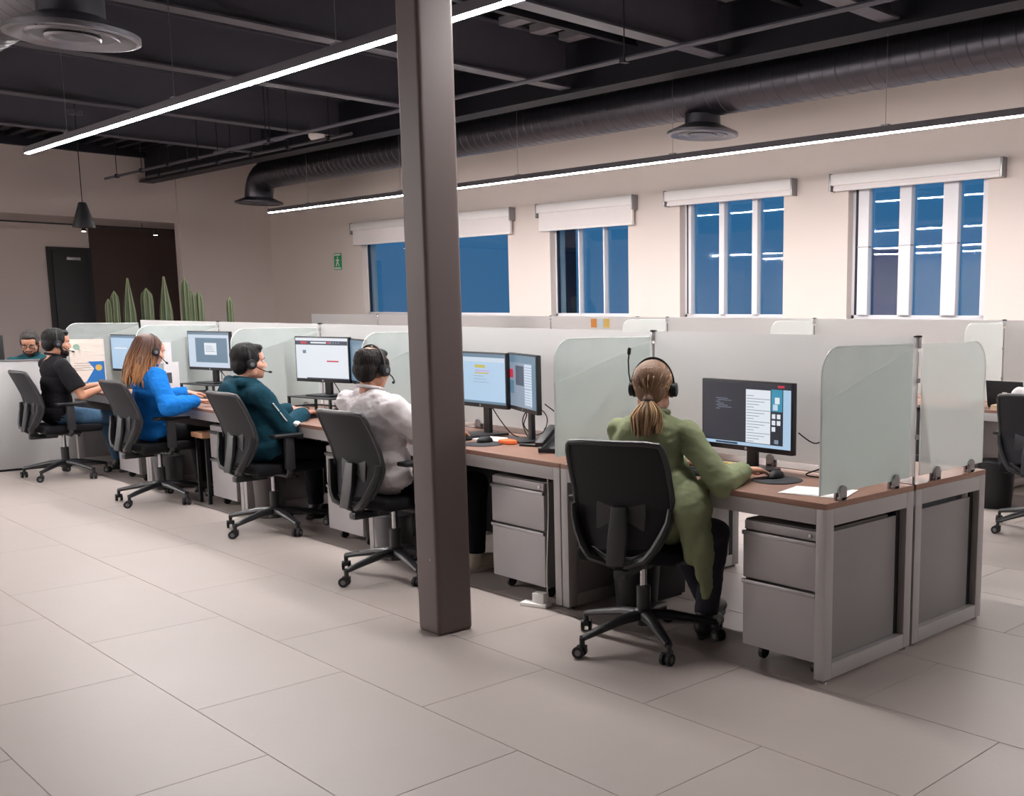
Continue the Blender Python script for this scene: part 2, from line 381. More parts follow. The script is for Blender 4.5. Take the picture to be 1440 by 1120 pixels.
for yy in (1.95, 3.25):
    sp = MB().lathe([(.03, .1), (.04, .02), (.045, 0)], 14, T((0, yy, 0))).build('spot', m_blackmetal, tr, smooth=True)
    MB().lathe([(.035, -.008), (.035, .004)], 14, T((0, yy, 0))).build('bulb', mat('spot_bulb', '#ffe6cc', .5, var=0, emis=14), sp)
for yy in (-3, 0, 3): MB().tube([(0, yy, .13), (0, yy, .225)], .006, 6).build('mount', m_blackmetal, tr)
ex = thing('exit_sign', 'small green emergency exit sign on the window wall', 'sign', (-17.3, YW-.012, 2.45))
MB().box(-.14, .14, 0, .01, -.16, .16).build('plate', mat('sign_green', '#1d9a5b', .5, var=.03), ex, bevel=.002)
fg = MB()
fg.box(-.03, .02, -.003, 0, -.02, .05); fg.box(-.015, .02, -.003, 0, .06, .095)
for a, b, wd in (((.0, -.02), (.05, -.06), .02), ((.05, -.06), (.05, -.1), .02), ((-.02, -.02), (-.06, -.09), .02), ((.02, .04), (.07, .01), .014), ((-.02, .04), (-.07, .02), .014)):
    fg.tube([(a[0], -.0015, a[1]), (b[0], -.0015, b[1])], wd*.5, 6)
fg.box(-.12, .12, -.003, 0, -.145, -.115); fg.box(-.12, .12, -.003, 0, .115, .145)
fg.build('running_figure', m_white, ex)
# ---------------- desks, dividers, pedestals ----------------
m_wood = mat('desk_wood', '#8c6a5b', .42, var=.16, scale=3, stretch=(1.2, 14, 14), spec=.4)
m_metal = mat('desk_metal', '#a19e9e', .45, .15, var=.03, spec=.45)
m_infill = mat('desk_infill', '#868384', .4, .2, var=.04)
m_drawer = mat('drawer_front', '#a3a0a2', .42, .2, var=.03)
m_pedbody = mat('pedestal_body', '#6f6d6c', .5, .2, var=.04)
m_clear = glass_mat('clear_divider', (.88, .93, .92), gloss=.8, haze=.34)
m_frost = frost_mat('frosted_divider', (.95, .985, .975), .50, .11)
m_frostc = frost_mat('frosted_centre', (.91, .925, .93), .30, .5)
SX = [0, -1.66, -3.495, -5.33, -7.165, -9.0]
CY = .645      # centre line of the front row
def desk(x0, x1, y0, y1, label, ends=(1, 1), group=None):
    # front edge at y0 (users' side), x0 < x1
    t = thing('desk', label, 'desk', ((x0+x1)/2, (y0+y1)/2, 0), 0, group); w = (x1-x0)/2-.004; d = abs(y1-y0)/2-.004
    MB().box(-w, w, -d-.0, d, .725, .75).build('desktop', m_wood, t, bevel=.003)
    for s in (-1, 1):
        MB().box(-w+.05, w-.05, s*(d-.02)-.02, s*(d-.02)+.02, .66, .7249).build('apron_rail', m_metal, t, bevel=.003)
    for sx in (-1, 1):
        xa, xb = sorted((sx*w, sx*(w-.05)))
        for sy in (-1, 1):
            ya, yb = sorted((sy*d, sy*(d-.055)))
            MB().box(xa, xb, ya, yb, .015, .7249).build('leg', m_metal, t, bevel=.003)
            MB().lathe([(.02, 0), (.02, .008), (.012, .01), (.012, .02)], 12, T((sx*(w-.025), sy*(d-.03), 0))).build('levelling_foot', m_chrome, t)
        MB().box(xa, xb, -d+.055, d-.055, .655, .7249).build('top_rail', m_metal, t, bevel=.003)
        MB().box(xa, xb, -d+.055, d-.055, .015, .08).build('bottom_rail', m_metal, t, bevel=.003)
        xi = sorted((sx*(w-.035), sx*(w-.047)))
        MB().box(xi[0], xi[1], -d+.055, d-.085, .08, .62).build('infill_panel', m_infill, t, bevel=.002)
        MB().box(xi[0], xi[1], d-.085, d-.055, .08, .655).build('gap_shade_strip', m_black, t)  # black strip paints the shade inside the frame gap
    return t
ORD = ['first', 'second', 'third', 'fourth', 'fifth', 'sixth', 'seventh']
LBL = ['at the open end, used by the olive jacket person', 'with the orange pouch and desk telephone', 'of the teal hoodie person', 'of the blue blouse person', 'beside the low grey partition']
DESKS = [desk(SX[i+1], SX[i], -.015, CY-.005, 'brown wood topped grey metal desk '+LBL[i]) for i in range(5)]
for i in range(5):
    desk(SX[i+1], SX[i], CY+.005, 1.29, ORD[i]+' far side desk behind the dividers, counted from the open end' if i else 'brown topped grey desk end behind the clamped frosted panel', group='desks on the far side of the dividers' if i else None)
S2 = [.24, -1.76, -3.75, -5.75, -7.75, -9.75, -11.75, -13.75]
for i in range(7):
    desk(S2[i+1], S2[i], 4.18, 4.8, 'brown topped desk of the second row above the waste bin' if i == 0 else ORD[i]+' brown topped second row desk counted from the waste bin', group=None if i == 0 else 'second row desks')

def rpoly(y0, y1, z0, z1, r0, r1, n=8):   # r0: radius at (y0,z1), r1 at (y1,z1)
    p = [(y0, z0), (y1, z0)]
    p += [(y1-r1+r1*cos(a), z1-r1+r1*sin(a)) for a in [pi/2*i/n for i in range(n+1)]] if r1 else [(y1, z1)]
    p += [(y0+r0-r0*sin(a), z1-r0+r0*cos(a)) for a in [pi/2*i/n for i in range(n+1)]] if r0 else [(y0, z1)]
    return p
def clamp(x, y, parent, along='y', loc=(0, 0, 0)):
    b = MB(); o = V((x, y, 0))-V(loc)
    for s in (-1, 1):
        pr = [(-.022, 0), (.022, 0)]+[(.022*cos(a), .04+.022*sin(a)) for a in [pi*i/8 for i in range(9)]]
        if along == 'y':
            b2 = MB().prism(pr, 0, s*.006, s*.018); b.add(b2.v, b2.f, M.Translation((o.x, o.y, .751)))
        else:
            b2 = MB().prism(pr, 1, s*.006, s*.018); b.add(b2.v, b2.f, M.Translation((o.x, o.y, .751)))
    b.box(o.x-.018, o.x+.018, o.y-.018, o.y+.018, .751, .765) if along == 'y' else b.box(o.x-.018, o.x+.018, o.y-.018, o.y+.018, .751, .765)
    return b.build('clamp', m_alu, parent, bevel=.002)
def side_panel(x, y0, y1, label, flip=False, film=True, top=1.37, group=None):
    # flip False: rounded free edge at y0
    t = thing('glass_divider', label, 'divider', (x, (y0+y1)/2, 0), 0, group); yc = (y0+y1)/2
    a, b = y0-yc, y1-yc; r0, r1 = (0, .11) if flip else (.11, 0)
    if film:
        MB().prism(rpoly(a, b, .785, top, r0, r1), 0, -.003, .003).build('glass', m_clear, t)
        pf = [(a, .785), (b, .785), (b, top-.02), (a, 1.15)] if not flip else [(a, .785), (b, .785), (b, 1.15), (a, top-.02)]
        MB().prism(pf, 0, .0032, .0042).build('frosted_film', m_frost, t)
    else:
        MB().prism(rpoly(a, b, .785, top, r0, r1), 0, -.004, .004).build('glass', m_frost, t)
    # polished rim along the free edge
    pr = rpoly(a, b, .785, top, r0, r1)
    rim = [(0, p[0], p[1]) for p in (pr[1:-1] if flip else pr[2:]+pr[:1])]
    MB().tube(rim, .0035, 6).build('polished_edge', mat('glass_edge', '#dfe6e6', .2, var=.02), t)
    for yy in (a+.14, b-.12): clamp(0, yy, t, 'y')
    return t
SPL = ['clear and frosted glass side panel at the open end of the row', 'clear and frosted glass panel left of the olive jacket person', 'clear and frosted glass panel between brown column and white shirt person', 'clear and frosted glass panel right of the teal hoodie person monitor', 'clear and frosted glass panel behind the papers beside the blue blouse person', 'frosted glass end panel with the blue and white poster']
for i in range(6):
    side_panel(SX[i]-(.02 if i == 0 else -.03 if i == 5 else 0), -.035, .615, SPL[i])
side_panel(-.02, .70, 1.27, 'fully frosted glass panel on the far half of the desk end', True, False)
for i in range(1, 6): side_panel(SX[i]+(.03 if i == 5 else 0), .70, 1.27, ORD[i]+' frosted far side panel counted from the open desk end', True, False, group='far side panels')
def centre_panel(x0, x1, y, z1, label, group=None, r=(0, 0), m=None):
    t = thing('glass_divider', label, 'divider', ((x0+x1)/2, y, 0), 0, group); w = (x1-x0)/2-.012
    MB().prism(rpoly(-w, w, .785, z1, r[0], r[1]), 1, -.004, .004).build('glass', m or m_frostc, t)
    for xx in (-w+.2, 0, w-.2): clamp(xx, 0, t, 'x')
    return t
CPL = ['frosted glass centre panel behind the dark code monitor', 'frosted glass centre panel behind the two black monitors', 'frosted glass centre panel behind the white shirt person', 'frosted glass centre panel behind the teal hoodie person', 'frosted glass centre panel behind the black shirt person']
for i in range(5): centre_panel(SX[i+1], SX[i], CY, 1.40, CPL[i])
for i in range(7): centre_panel(S2[i+1], S2[i], 4.81, 1.445, 'frosted glass centre panel of the second row by the waste bin' if i == 0 else ORD[i]+' frosted second row centre panel counted from the waste bin', None if i == 0 else 'second row centre panels')
for i in range(1, 4): side_panel(S2[i], 4.15, 4.78, 'frosted glass side panel beside the black laptop' if i == 1 else ORD[i]+' frosted second row side panel counted from the laptop', False, False, 1.42, None if i == 1 else 'second row side panels')
# corner posts that clamp the panels together
def post(x, y, z0, z1, label, group=None):
    t = thing('clamp_post', label, 'post', (x, y, 0), 0, group)
    MB().tube([(0, 0, .751), (0, 0, z1-.07)], .006, 8).build('rod', m_alu, t)
    MB().lathe([(.015, z1-.055), (.017, z1-.05), (.017, z1-.012), (.015, z1-.008)], 16).build('connector', mat('connector_grey', '#b9b9bc', .35, .4), t, smooth=True)
    MB().lathe([(.012, z1-.008), (.019, z1-.006), (.019, z1), (.012, z1+.002)], 12).build('cap', m_black, t)
    for z in (.95, 1.2): MB().box(-.012, .012, -.012, .012, z, z+.02).build('grip', m_alu, t)
post(-.02, CY+.012, .75, 1.405, 'clamp post joining three glass panels at the open desk end')
for i in range(1, 5): post(SX[i], CY, .75, 1.405, ORD[i]+' small clamp post along the row counted from the open end', 'clamp posts along the row')
for i in range(1, 7): post(S2[i], 4.81, .75, 1.45, ORD[i-1]+' small clamp post on the second row, counted from the waste bin', 'clamp posts of the second row')
for i in range(7): desk(S2[i+1], S2[i], 4.825, 5.44, ORD[i]+' window side desk of the second row, counted from the laptop end', group='window side desks of the second row')

def pedestal(x0, x1, y0, label):
    w = x1-x0; t = thing('pedestal', label, 'cabinet', ((x0+x1)/2, y0+.25, 0)); h = w/2
    MB().box(-h, h, -.235, .25, .07, .628).build('body', m_pedbody, t, bevel=.004)
    MB().box(-h+.01, h-.01, -.255, -.236, .585, .625).build('top_strip', m_drawer, t, bevel=.004)
    for z0, z1 in ((.375, .575), (.075, .362)):
        d = MB().box(-h+.004, h-.004, -.258, -.236, z0, z1).build('drawer', m_drawer, t, bevel=.005)
        MB().box(-h+.004, h-.004, -.268, -.250, z1-.012, z1+.006).build('handle', m_alu, d, bevel=.003)
    MB().tube([(h-.04, -.262, .605), (h-.04, -.254, .605)], .008, 10).build('lock', m_chrome, t)
    for sx in (-1, 1):
        for sy in (-1, 1):
            T0 = T((sx*(h-.06), sy*.18, .03), 0, 0, pi/2)
            MB().lathe([(.024, -.012), (.028, -.008), (.028, .008), (.024, .012)], 14, T0).box(sx*(h-.06)-.02, sx*(h-.06)+.02, sy*.18-.02, sy*.18+.02, .05, .07).build('caster', m_black, t)
for i in range(1, 5):
    w = (SX[i]-SX[i+1])/2-.06; MB().box(-w, w, .27, .285, .1, .66).build('under_desk_shade', m_black, DESKS[i])  # black sheet added to darken the space under these desks
pedestal(-.465, -.06, .02, 'grey drawer pedestal under the open end desk')
pedestal(-2.28, -1.82, .02, 'grey drawer pedestal under the two monitor desk, beside the column')
pedestal(-4.11, -3.66, .02, 'grey drawer pedestal behind the white shirt person chair')
pedestal(-5.93, -5.50, .02, 'grey drawer pedestal behind the teal hoodie person chair')
pedestal(-7.93, -7.46, .02, 'grey drawer pedestal behind the blue blouse person chair')

# low grey partition at the end of the row
pt = thing('low_partition', 'low pale grey partition wall beyond the black shirt person', 'partition', (-9.09, -3.2, 0))
m_lam = mat('grey_laminate', '#bfbfc0', .35, var=.03, scale=2)
for k in range(3): MB().box(-.03, .03, -2.4+k*2.06, -2.4+k*2.06+2.055, .02, 1.02).build('panel', m_lam, pt, bevel=.004)
MB().box(-.035, .035, -2.42, 3.8, 1.02, 1.035).build('top_trim', m_alu, pt, bevel=.003)
MB().box(-.025, .025, -2.4, 3.78, 0, .02).build('kick_strip', m_black, pt)

# ---------------- monitors ----------------
def emat(name, c, s=1.0): return mat(name, c, .3, var=0, emis=s)
m_scr_dark = emat('screen_dark', '#262a36', .95); m_scr_lite = emat('screen_light', '#c9d6e6', .95); m_scr_blue = emat('screen_blue', '#aecbe6', .95)
m_scr_white = emat('screen_white', '#e2e8f0', .95); m_scr_navy = emat('screen_navy', '#26364f', .95); m_scr_teal = emat('screen_teal', '#2f8fb0', .95)
m_scr_red = emat('screen_red', '#c8324a', .95); m_scr_slate = emat('screen_slate', '#5e7c93', .95); m_scr_yel = emat('screen_yellow', '#c3b84f', .95); m_scr_grey = emat('screen_grey', '#8493a6', .95)
m_scr_text = emat('screen_text', '#7a8496', .95); m_scr_lav = emat('screen_lavender', '#b9aee0', .95)
m_bezel = mat('monitor_bezel', '#1a1b20', .4, var=.05)
def monitor(label, x, y, rz, w, h, z0, zdesk, rects, base=m_scr_white, texts=(), stand=True):
    # faces -Y in its own frame; z0 is the lower edge of the panel
    t = thing('monitor', label, 'monitor', (x, y, zdesk), rz); b = z0-zdesk
    MB().box(-w/2, w/2, -.012, .018, b, b+h).build('panel', m_bezel, t, bevel=.004)
    MB().box(-w*.38, w*.38, .018, .04, b+h*.12, b+h*.88).build('rear_housing', m_bezel, t, bevel=.008)
    sx, sz = w-.02, h-.035
    sc = MB().box(-sx/2, sx/2, -.0135, -.012, b+.025, b+.025+sz).build('screen', base, t)
    for i, (x0, x1, a, c, mm) in enumerate(rects):
        o = MB().box(-sx/2+x0*sx, -sx/2+x1*sx, -.0142-.0003*i, -.0134, b+.025+a*sz, b+.025+c*sz).build('window', mm, sc)
    if texts:
        tb = MB()
        for (x0, x1, a, c) in texts: tb.box(-sx/2+x0*sx, -sx/2+x1*sx, -.0185, -.0183, b+.025+a*sz, b+.025+c*sz)
        tb.build('text_lines', m_scr_text, sc)['kind'] = 'stuff'
    MB().tube([(0, -.0128, b+.0125), (0, -.0118, b+.0125)], .008, 12).build('badge', m_alu, t)
    if stand:
        MB().box(-.03, .03, .03, .055, .012, b+h*.5).build('stand', m_bezel, t, bevel=.004)
        MB().box(-.12, .12, -.07, .11, 0, .014).build('stand_base', m_bezel, t, bevel=.006)
    return t
tx1 = [(.16+.02*(k % 2), .16+.05+.045*((k*7) % 4), .56+.028*k, .57+.028*k) for k in range(7)]+[(.52, .52+.08+.06*((k*5) % 4), .08+.045*k, .089+.045*k) for k in range(17)]
m1 = monitor('black monitor with dark code window and video call strip', -.82, .45, 0, .57, .335, .848, .75,
    [(0, 1, 0, .05, m_scr_blue), (.5, 1, .94, 1, m_scr_dark), (.505, .78, .06, .90, m_scr_white), (.78, .915, .06, .92, m_scr_dark), (.79, .91, .58, .92, m_scr_teal), (.92, 1, .05, .92, m_scr_blue), (.86, .93, .95, .985, m_scr_red),
     (.83, .88, .70, .80, m_scr_white), (.81, .86, .60, .69, m_scr_lite)]+[(.80+.055*(k % 2), .835+.055*(k % 2), .47-.10*(k//2), .54-.10*(k//2), m_scr_white) for k in range(5)]+[(.83, .87, .08, .14, m_scr_grey)]
    + [(.16+.016*k, .17+.016*k, .012, .04, m_scr_navy) for k in range(16)], m_scr_dark, tx1)
monitor('black monitor with yellow and lavender highlighted spreadsheet', -2.97, .45, 0, .54, .335, .922, .75,
    [(0, 1, .93, 1, m_scr_slate), (0, 1, .84, .93, m_scr_lite), (.42, .62, .72, .78, m_scr_yel), (.42, .72, .64, .68, m_scr_lav), (.42, .68, .60, .625, m_scr_yel), (0, 1, 0, .05, m_scr_slate)], m_scr_blue, [(.4, .6+.05*(k % 3), .55-.06*k, .557-.06*k) for k in range(3)])
monitor('black side monitor turned inwards with picture column', -2.508, .42, rad(-19), .52, .335, .925, .75,
    [(0, 1, .86, 1, m_scr_slate), (.06, .2, .55, .72, m_scr_red), (.3, .58, .42, .80, m_scr_navy), (.05, .22, .25, .5, m_scr_slate), (.62, .95, .05, .84, m_scr_lite), (.88, 1, 0, .86, m_scr_slate)], m_scr_grey, [(.28, .86, .36-.05*k, .37-.05*k) for k in range(7)]+[(.65, .9, .78-.05*k, .79-.05*k) for k in range(9)])
monitor('monitor on black riser with pale page and red bar', -4.868, .42, rad(15), .54, .33, .985, .883,
    [(0, 1, .83, .93, m_scr_navy), (.1, .22, .855, .91, m_scr_red), (.3, .6, .865, .905, m_scr_white), (.62, .68, .865, .905, m_scr_red), (.14, .2, .62, .70, m_scr_slate), (.6, .82, .42, .455, m_scr_red), (.2, 1, 0, .025, m_scr_navy)], m_scr_white, [(.68+.05*k, .71+.05*k, .87, .90) for k in range(4)])
monitor('second monitor on riser half hidden by white shirt person', -4.47, .47, rad(-15), .5, .32, .985, .883, [(0, 1, 0, 1, m_scr_slate)], m_scr_slate)
monitor('monitor on black riser with slate window and white dialog', -6.826, .42, rad(14), .54, .33, .995, .883,
    [(.18, .96, .14, .84, m_scr_slate), (.40, .70, .36, .70, m_scr_white), (0, 1, .93, 1, m_scr_slate)], m_scr_lite, [(.44, .6+.02*k, .60-.05*k, .612-.05*k) for k in range(4)])
monitor('monitor with plain pale blue screen behind the blue blouse person', -8.652, .40, rad(12), .54, .355, .91, .75, [(0, 1, .93, 1, m_scr_slate), (.1, .5, .6, .64, m_scr_white)], m_scr_blue)
monitor('dark monitor behind the low partition beside bearded person', -9.62, -.62, rad(-70), .54, .33, .92, .75, [(.1, .9, .1, .9, m_scr_slate)], m_scr_dark)
tb = desk(-10.3, -9.2, -1.6, .0, 'desk behind the low partition')
for o in tb.children: o.location.z -= .0
def riser(x, y, rz, label):
    t = thing('monitor_riser', label, 'riser', (x, y, .75), rz)
    MB().box(-.25, .25, -.12, .12, .124, .133).build('shelf', m_blackmetal, t, bevel=.002)
    for sx in (-1, 1):
        for sy in (-1, 1): MB().box(sx*.242-.008, sx*.242+.008, sy*.11-.008, sy*.11+.008, 0, .124).build('leg', m_blackmetal, t)
        MB().box(sx*.242-.006, sx*.242+.006, -.11, .11, .05, .06).build('side_bar', m_blackmetal, t)
    MB().box(-.24, .24, .1, .108, .05, .06).build('rear_bar', m_blackmetal, t)
riser(-4.868, .40, rad(8), 'black metal riser under the page and red bar monitor')
riser(-6.826, .40, rad(8), 'black metal riser under the slate window monitor')
riser(-4.34, .44, rad(-10), 'black metal riser under the half hidden monitor')

# ---------------- things on the desks ----------------
m_rubber = mat('dark_rubber', '#26262a', .7)
def keyboard(x, y, rz, label):
    t = thing('keyboard', label, 'keyboard', (x, y, .751), rz)
    MB().box(-.2, .2, -.065, .065, 0, .014).build('case', m_black, t, bevel=.004)
    kb = MB()
    for r in range(5):
        for c in range(15): kb.box(-.19+c*.0255, -.19+c*.0255+.021, -.055+r*.022, -.055+r*.022+.018, .014, .019)
    kb.build('keys', m_rubber, t)['kind'] = 'stuff'
keyboard(-.93, .22, rad(4), 'black keyboard before the olive jacket person')
keyboard(-2.98, .18, 0, 'black keyboard before the white shirt person')
keyboard(-4.85, .2, 0, 'black keyboard before the teal hoodie person')
keyboard(-6.7, .2, 0, 'black keyboard before the blue blouse person')
keyboard(-8.5, .15, 0, 'black keyboard before the black shirt person')
def mouse(x, y, rz, label, pad=True):
    t = thing('mouse', label, 'mouse', (x, y, .755), rz)
    MB().lathe([(.001, .034), (.016, .032), (.026, .022), (.031, .006), (.028, 0)], 20, M.Diagonal((1, 1.75, 1, 1))).build('shell', m_black, t, smooth=True, angle=60)
    MB().box(-.004, .004, .018, .034, .026, .034).build('scroll_wheel', m_rubber, t)
    if pad:
        tag(MB().lathe([(.11, 0), (.115, .001), (.115, .003), (.11, .004)], 36, T((x+.04, y-.04, .751))).build('mouse_pad', m_rubber), 'round black mouse pad under the '+label, 'mouse pad')
mouse(-.565, .36, rad(10), 'mouse used by the olive jacket person')
mouse(-2.62, .22, 0, 'mouse on the two monitor desk')
pp = thing('paper_sheets', 'white paper sheets lying by the open end glass panel', 'paper', (-.2, .19, .751), rad(14))
MB().box(-.14, .14, -.1, .1, 0, .002).build('sheet', m_white, pp)
MB().box(-.13, .15, -.09, .105, .0021, .0035).build('sheet', m_white, pp).rotation_euler = (0, 0, .1)
ph = thing('lanyard', 'yellow lanyard ribbon lying behind the keyboard', 'lanyard', (-1.1, .53, .752))
MB().tube([(-.14+.03*k, .02*sin(k*1.1), .004+.003*(k % 2)) for k in range(11)], .011, 8, flat=.3).build('ribbon', mat('yellow_ribbon', '#c9bd3c', .6), ph, smooth=True)
fr = thing('photo_frame', 'small tilted white card beside the olive jacket person', 'card', (-1.16, .36, .751), rad(-5))
MB().box(-.09, .09, -.006, .006, 0, .15, T((0, 0, .003), 0, rad(-18))).build('frame', m_black, fr, bevel=.003)
MB().box(-.08, .08, -.008, -.0062, .01, .14, T((0, 0, .003), 0, rad(-18))).build('card', m_white, fr)
MB().box(-.01, .01, 0, .06, 0, .006).build('strut', m_black, fr)
tel = thing('desk_phone', 'black desk telephone by the panel on the two monitor desk', 'phone', (-2.02, .28, .751), rad(25))
MB().prism([(-.09, 0), (.09, 0), (.09, .1), (-.09, .025)], 0, -.085, .085).build('base', m_black, tel, bevel=.006)
MB().box(-.085, -.035, -.1, .1, .07, .1, T((0, 0, .01), 0, rad(24))).build('handset', m_black, tel, bevel=.012)
MB().box(.0, .07, -.02, .06, .073, .077, T((0, 0, .0), 0, rad(23))).build('keypad', m_rubber, tel)
og = tag(MB().lathe([(.05, 0), (.055, .006), (.05, .02), (.02, .026)], 20, M.Translation((-2.5, .29, .751)) @ M.Diagonal((1.3, .8, 1, 1))).build('orange_pouch', mat('orange_fabric', '#e0672c', .6), smooth=True), 'small orange pouch lying under the side monitor', 'pouch')
ppr = tag(MB().box(-.12, .12, -.08, .08, 0, .003, T((-2.75, .36, .751), rad(8))).build('note_sheet', m_white), 'white note sheet lying beside the orange pouch', 'paper')
nb = tag(MB().box(-.1, .1, -.07, .07, 0, .012, T((-2.2, .47, .751), rad(8))).build('notebook', mat('blue_cover', '#3b6c93', .5), bevel=.002), 'blue notebook lying behind the orange pouch', 'notebook')
pen = thing('marker_pen', 'black marker pen lying before the desk telephone', 'pen', (-2.3, .29, .759), rad(20))
MB().tube([(-.06, 0, 0), (.04, 0, 0)], .008, 10).build('barrel', m_black, pen, smooth=True); MB().tube([(.04, 0, 0), (.07, 0, 0)], .0086, 10).build('cap', m_rubber, pen, smooth=True)
dk = thing('docking_station', 'flat black docking station under the left of two monitors', 'dock', (-3.0, .315, .751)); MB().box(-.17, .17, -.06, .05, 0, .018).build('case', m_black, dk, bevel=.004); MB().box(-.15, -.1, -.0615, -.06, .006, .012).build('port', m_alu, dk)
def cable(pts, label, r=.0035, m=None):
    # smooth path
    P = [V(p) for p in pts]; out = []
    for i in range(len(P)-1):
        a, b, c, d = P[max(i-1, 0)], P[i], P[i+1], P[min(i+2, len(P)-1)]
        for k in range(6):
            t = k/6; out.append(.5*((2*b)+(c-a)*t+(2*a-5*b+4*c-d)*t*t+(3*b-a-3*c+d)*t**3))
    out.append(P[-1]); return tag(MB().tube(out, r, 6).build('cable', m or m_black, smooth=True), label, 'cable')
cable([(-.55, .5, .95), (-.5, .56, .9), (-.42, .58, .93), (-.36, .56, .87), (-.42, .52, .80), (-.5, .5, .757), (-.3, .52, .756), (-.12, .45, .756)], 'black cable looping behind the dark code monitor')
cable([(-2.72, .52, .96), (-2.66, .55, .9), (-2.7, .56, .82), (-2.62, .57, .77), (-2.52, .57, .80), (-2.49, .57, .88), (-2.56, .57, .93), (-2.65, .56, .92), (-2.7, .55, .85), (-2.64, .54, .76), (-2.5, .5, .757)], 'black cable coiled in a loop between the two monitors')
cable([(-2.95, .49, .95), (-2.86, .5, .85), (-2.74, .5, .77), (-2.6, .48, .757)], 'black cable falling from the spreadsheet monitor')
cable([(-2.42, .5, .97), (-2.34, .54, .9), (-2.3, .54, .8), (-2.22, .5, .77), (-2.14, .5, .757)], 'black cable falling from the side monitor to the phone')
cable([(-4.95, .52, 1.0), (-4.92, .55, .93), (-4.9, .56, .89), (-4.75, .56, .8), (-4.62, .45, .757)], 'black cable behind the page and red bar monitor')
cable([(-6.9, .52, 1.0), (-6.85, .55, .92), (-6.8, .56, .84), (-6.6, .5, .757)], 'black cable behind the slate window monitor')
m_cw = mat('white_plastic', '#e8e6e4', .4, var=.02)
ad = thing('power_adapter', 'white power adapter with plug lying on the floor by the pedestal', 'adapter', (-1.79, -.05, 0), rad(20))
MB().box(-.035, .035, -.025, .025, .012, .07).build('plug', m_cw, ad, bevel=.006)
MB().box(-.1, .06, -.045, .02, 0, .02).build('power_strip', m_cw, ad, bevel=.006)
cable([(-1.77, -.02, .07), (-1.775, -.016, .2), (-1.78, .005, .5), (-1.8, .02, .72)], 'thin white cable rising from the floor adapter', .003, m_cw)
# posters clipped on the end panel and papers on the next one
m_pb = mat('poster_blue', '#1f6fb8', .5, var=.04); m_pc = mat('poster_cream', '#e9ddd2', .5, var=.03); m_py = mat('poster_yellow', '#d8b45a', .5)
po = thing('poster', 'white poster with blue angular corner on the end panel', 'poster', (-8.955, .135, 1.005))
MB().box(-.002, .002, -.15, .15, -.215, .215).build('sheet', m_pc, po)
MB().prism([(-.03, -.2), (.14, -.2), (.14, .0), (-.0, .0), (.05, -.07)], 0, .0022, .0032).build('blue_shape', m_pb, po)
MB().tube([(.0022, .09, -.06), (.0036, .09, -.06)], .03, 16).build('yellow_disc', m_py, po)
MB().tube([(.0022, -.09, .14), (.0036, -.09, .14)], .028, 16).build('green_disc', mat('poster_green', '#8fb5a4', .5), po)
for k in range(4): MB().box(.0022, .003, -.12, .02+.02*(k % 2), -.02-.022*k, -.012-.022*k).build('text_line', mat('poster_grey', '#b9aea8', .6), po)
pq = thing('paper_notice', 'white printed papers on the panel beside blue blouse person', 'paper', (-7.15, .2, 1.03))
MB().box(-.001, .001, -.13, .03, .02, .2).build('sheet', m_white, pq); MB().box(.001, .003, -.04, .08, -.2, .03).build('sheet', m_white, pq)
MB().box(.003, .0035, -.02, .02, -.15, -.06).build('picture', mat('print_dark', '#4b4a4c', .6), pq)
# ---------------- floor things ----------------
def bin_(x, y, r, h, label, m):
    t = thing('waste_bin', label, 'bin', (x, y, 0))
    MB().lathe([(r*.8, 0), (r*.82, .004), (r, h), (r*.96, h), (r*.79, .015)], 32).build('body', m, t, smooth=True)
    MB().lathe([(r*.97, h-.012), (r*1.04, h-.012), (r*1.04, h+.006), (r*.97, h+.006)], 32).build('rim', m, t, smooth=True)
m_bing = mat('grey_bin', '#4a4547', .45, var=.05); m_binm = mat('metal_bin', '#5f5f63', .35, .5, var=.05)
bin_(-6.985, .08, .12, .28, 'grey metal waste bin behind the blue blouse person chair', m_binm)
bin_(-5.145, .1, .12, .42, 'tall dark grey waste bin behind the teal hoodie person chair', m_bing)
bin_(-3.31, .02, .12, .27, 'grey waste bin behind the white shirt person chair', m_binm)
bin_(-1.30, .17, .12, .30, 'black waste bin under the open end desk', m_black)
bin_(-1.42, 4.12, .15, .36, 'black waste bin under the second row desk', m_black)
st = thing('side_table', 'low light wood side table on black legs under the desk row', 'table', (-6.05, .2, 0))
MB().box(-.105, .105, -.24, .2, .52, .56).build('table_top', mat('light_wood', '#b98c6b', .5, var=.12, stretch=(12, 2, 12)), st, bevel=.004)
for sx in (-1, 1):
    for sy in (-1, 1): MB().box(sx*.085-.012, sx*.085+.012, sy*.18-.032, sy*.18-.008, 0, .52).build('leg', m_blackmetal, st)
    MB().box(sx*.085-.01, sx*.085+.01, -.2, .17, .1, .12).build('side_rail', m_blackmetal, st)
for x, y, lb in ((-2.43, .42, 'black computer tower under the two monitor desk'), (-4.235, .42, 'black computer tower under the teal hoodie person desk'), (-8.03, .42, 'black computer tower under the black shirt person desk'), (-1.49, .46, 'black computer tower under the open end desk')):
    t = thing('computer_tower', lb, 'computer', (x, y, 0))
    MB().box(-.09, .09, -.16, .16, .01, .36).build('case', m_black, t, bevel=.006)
    MB().box(-.085, .085, -.168, -.16, .02, .35).build('front_panel', m_rubber, t, bevel=.004)
    MB().box(-.07, .07, -.172, -.168, .28, .30).build('drive_slot', m_alu, t)
    for sx in (-1, 1): MB().box(sx*.07-.012, sx*.07+.012, -.14, .14, 0, .01).build('foot', m_rubber, t)
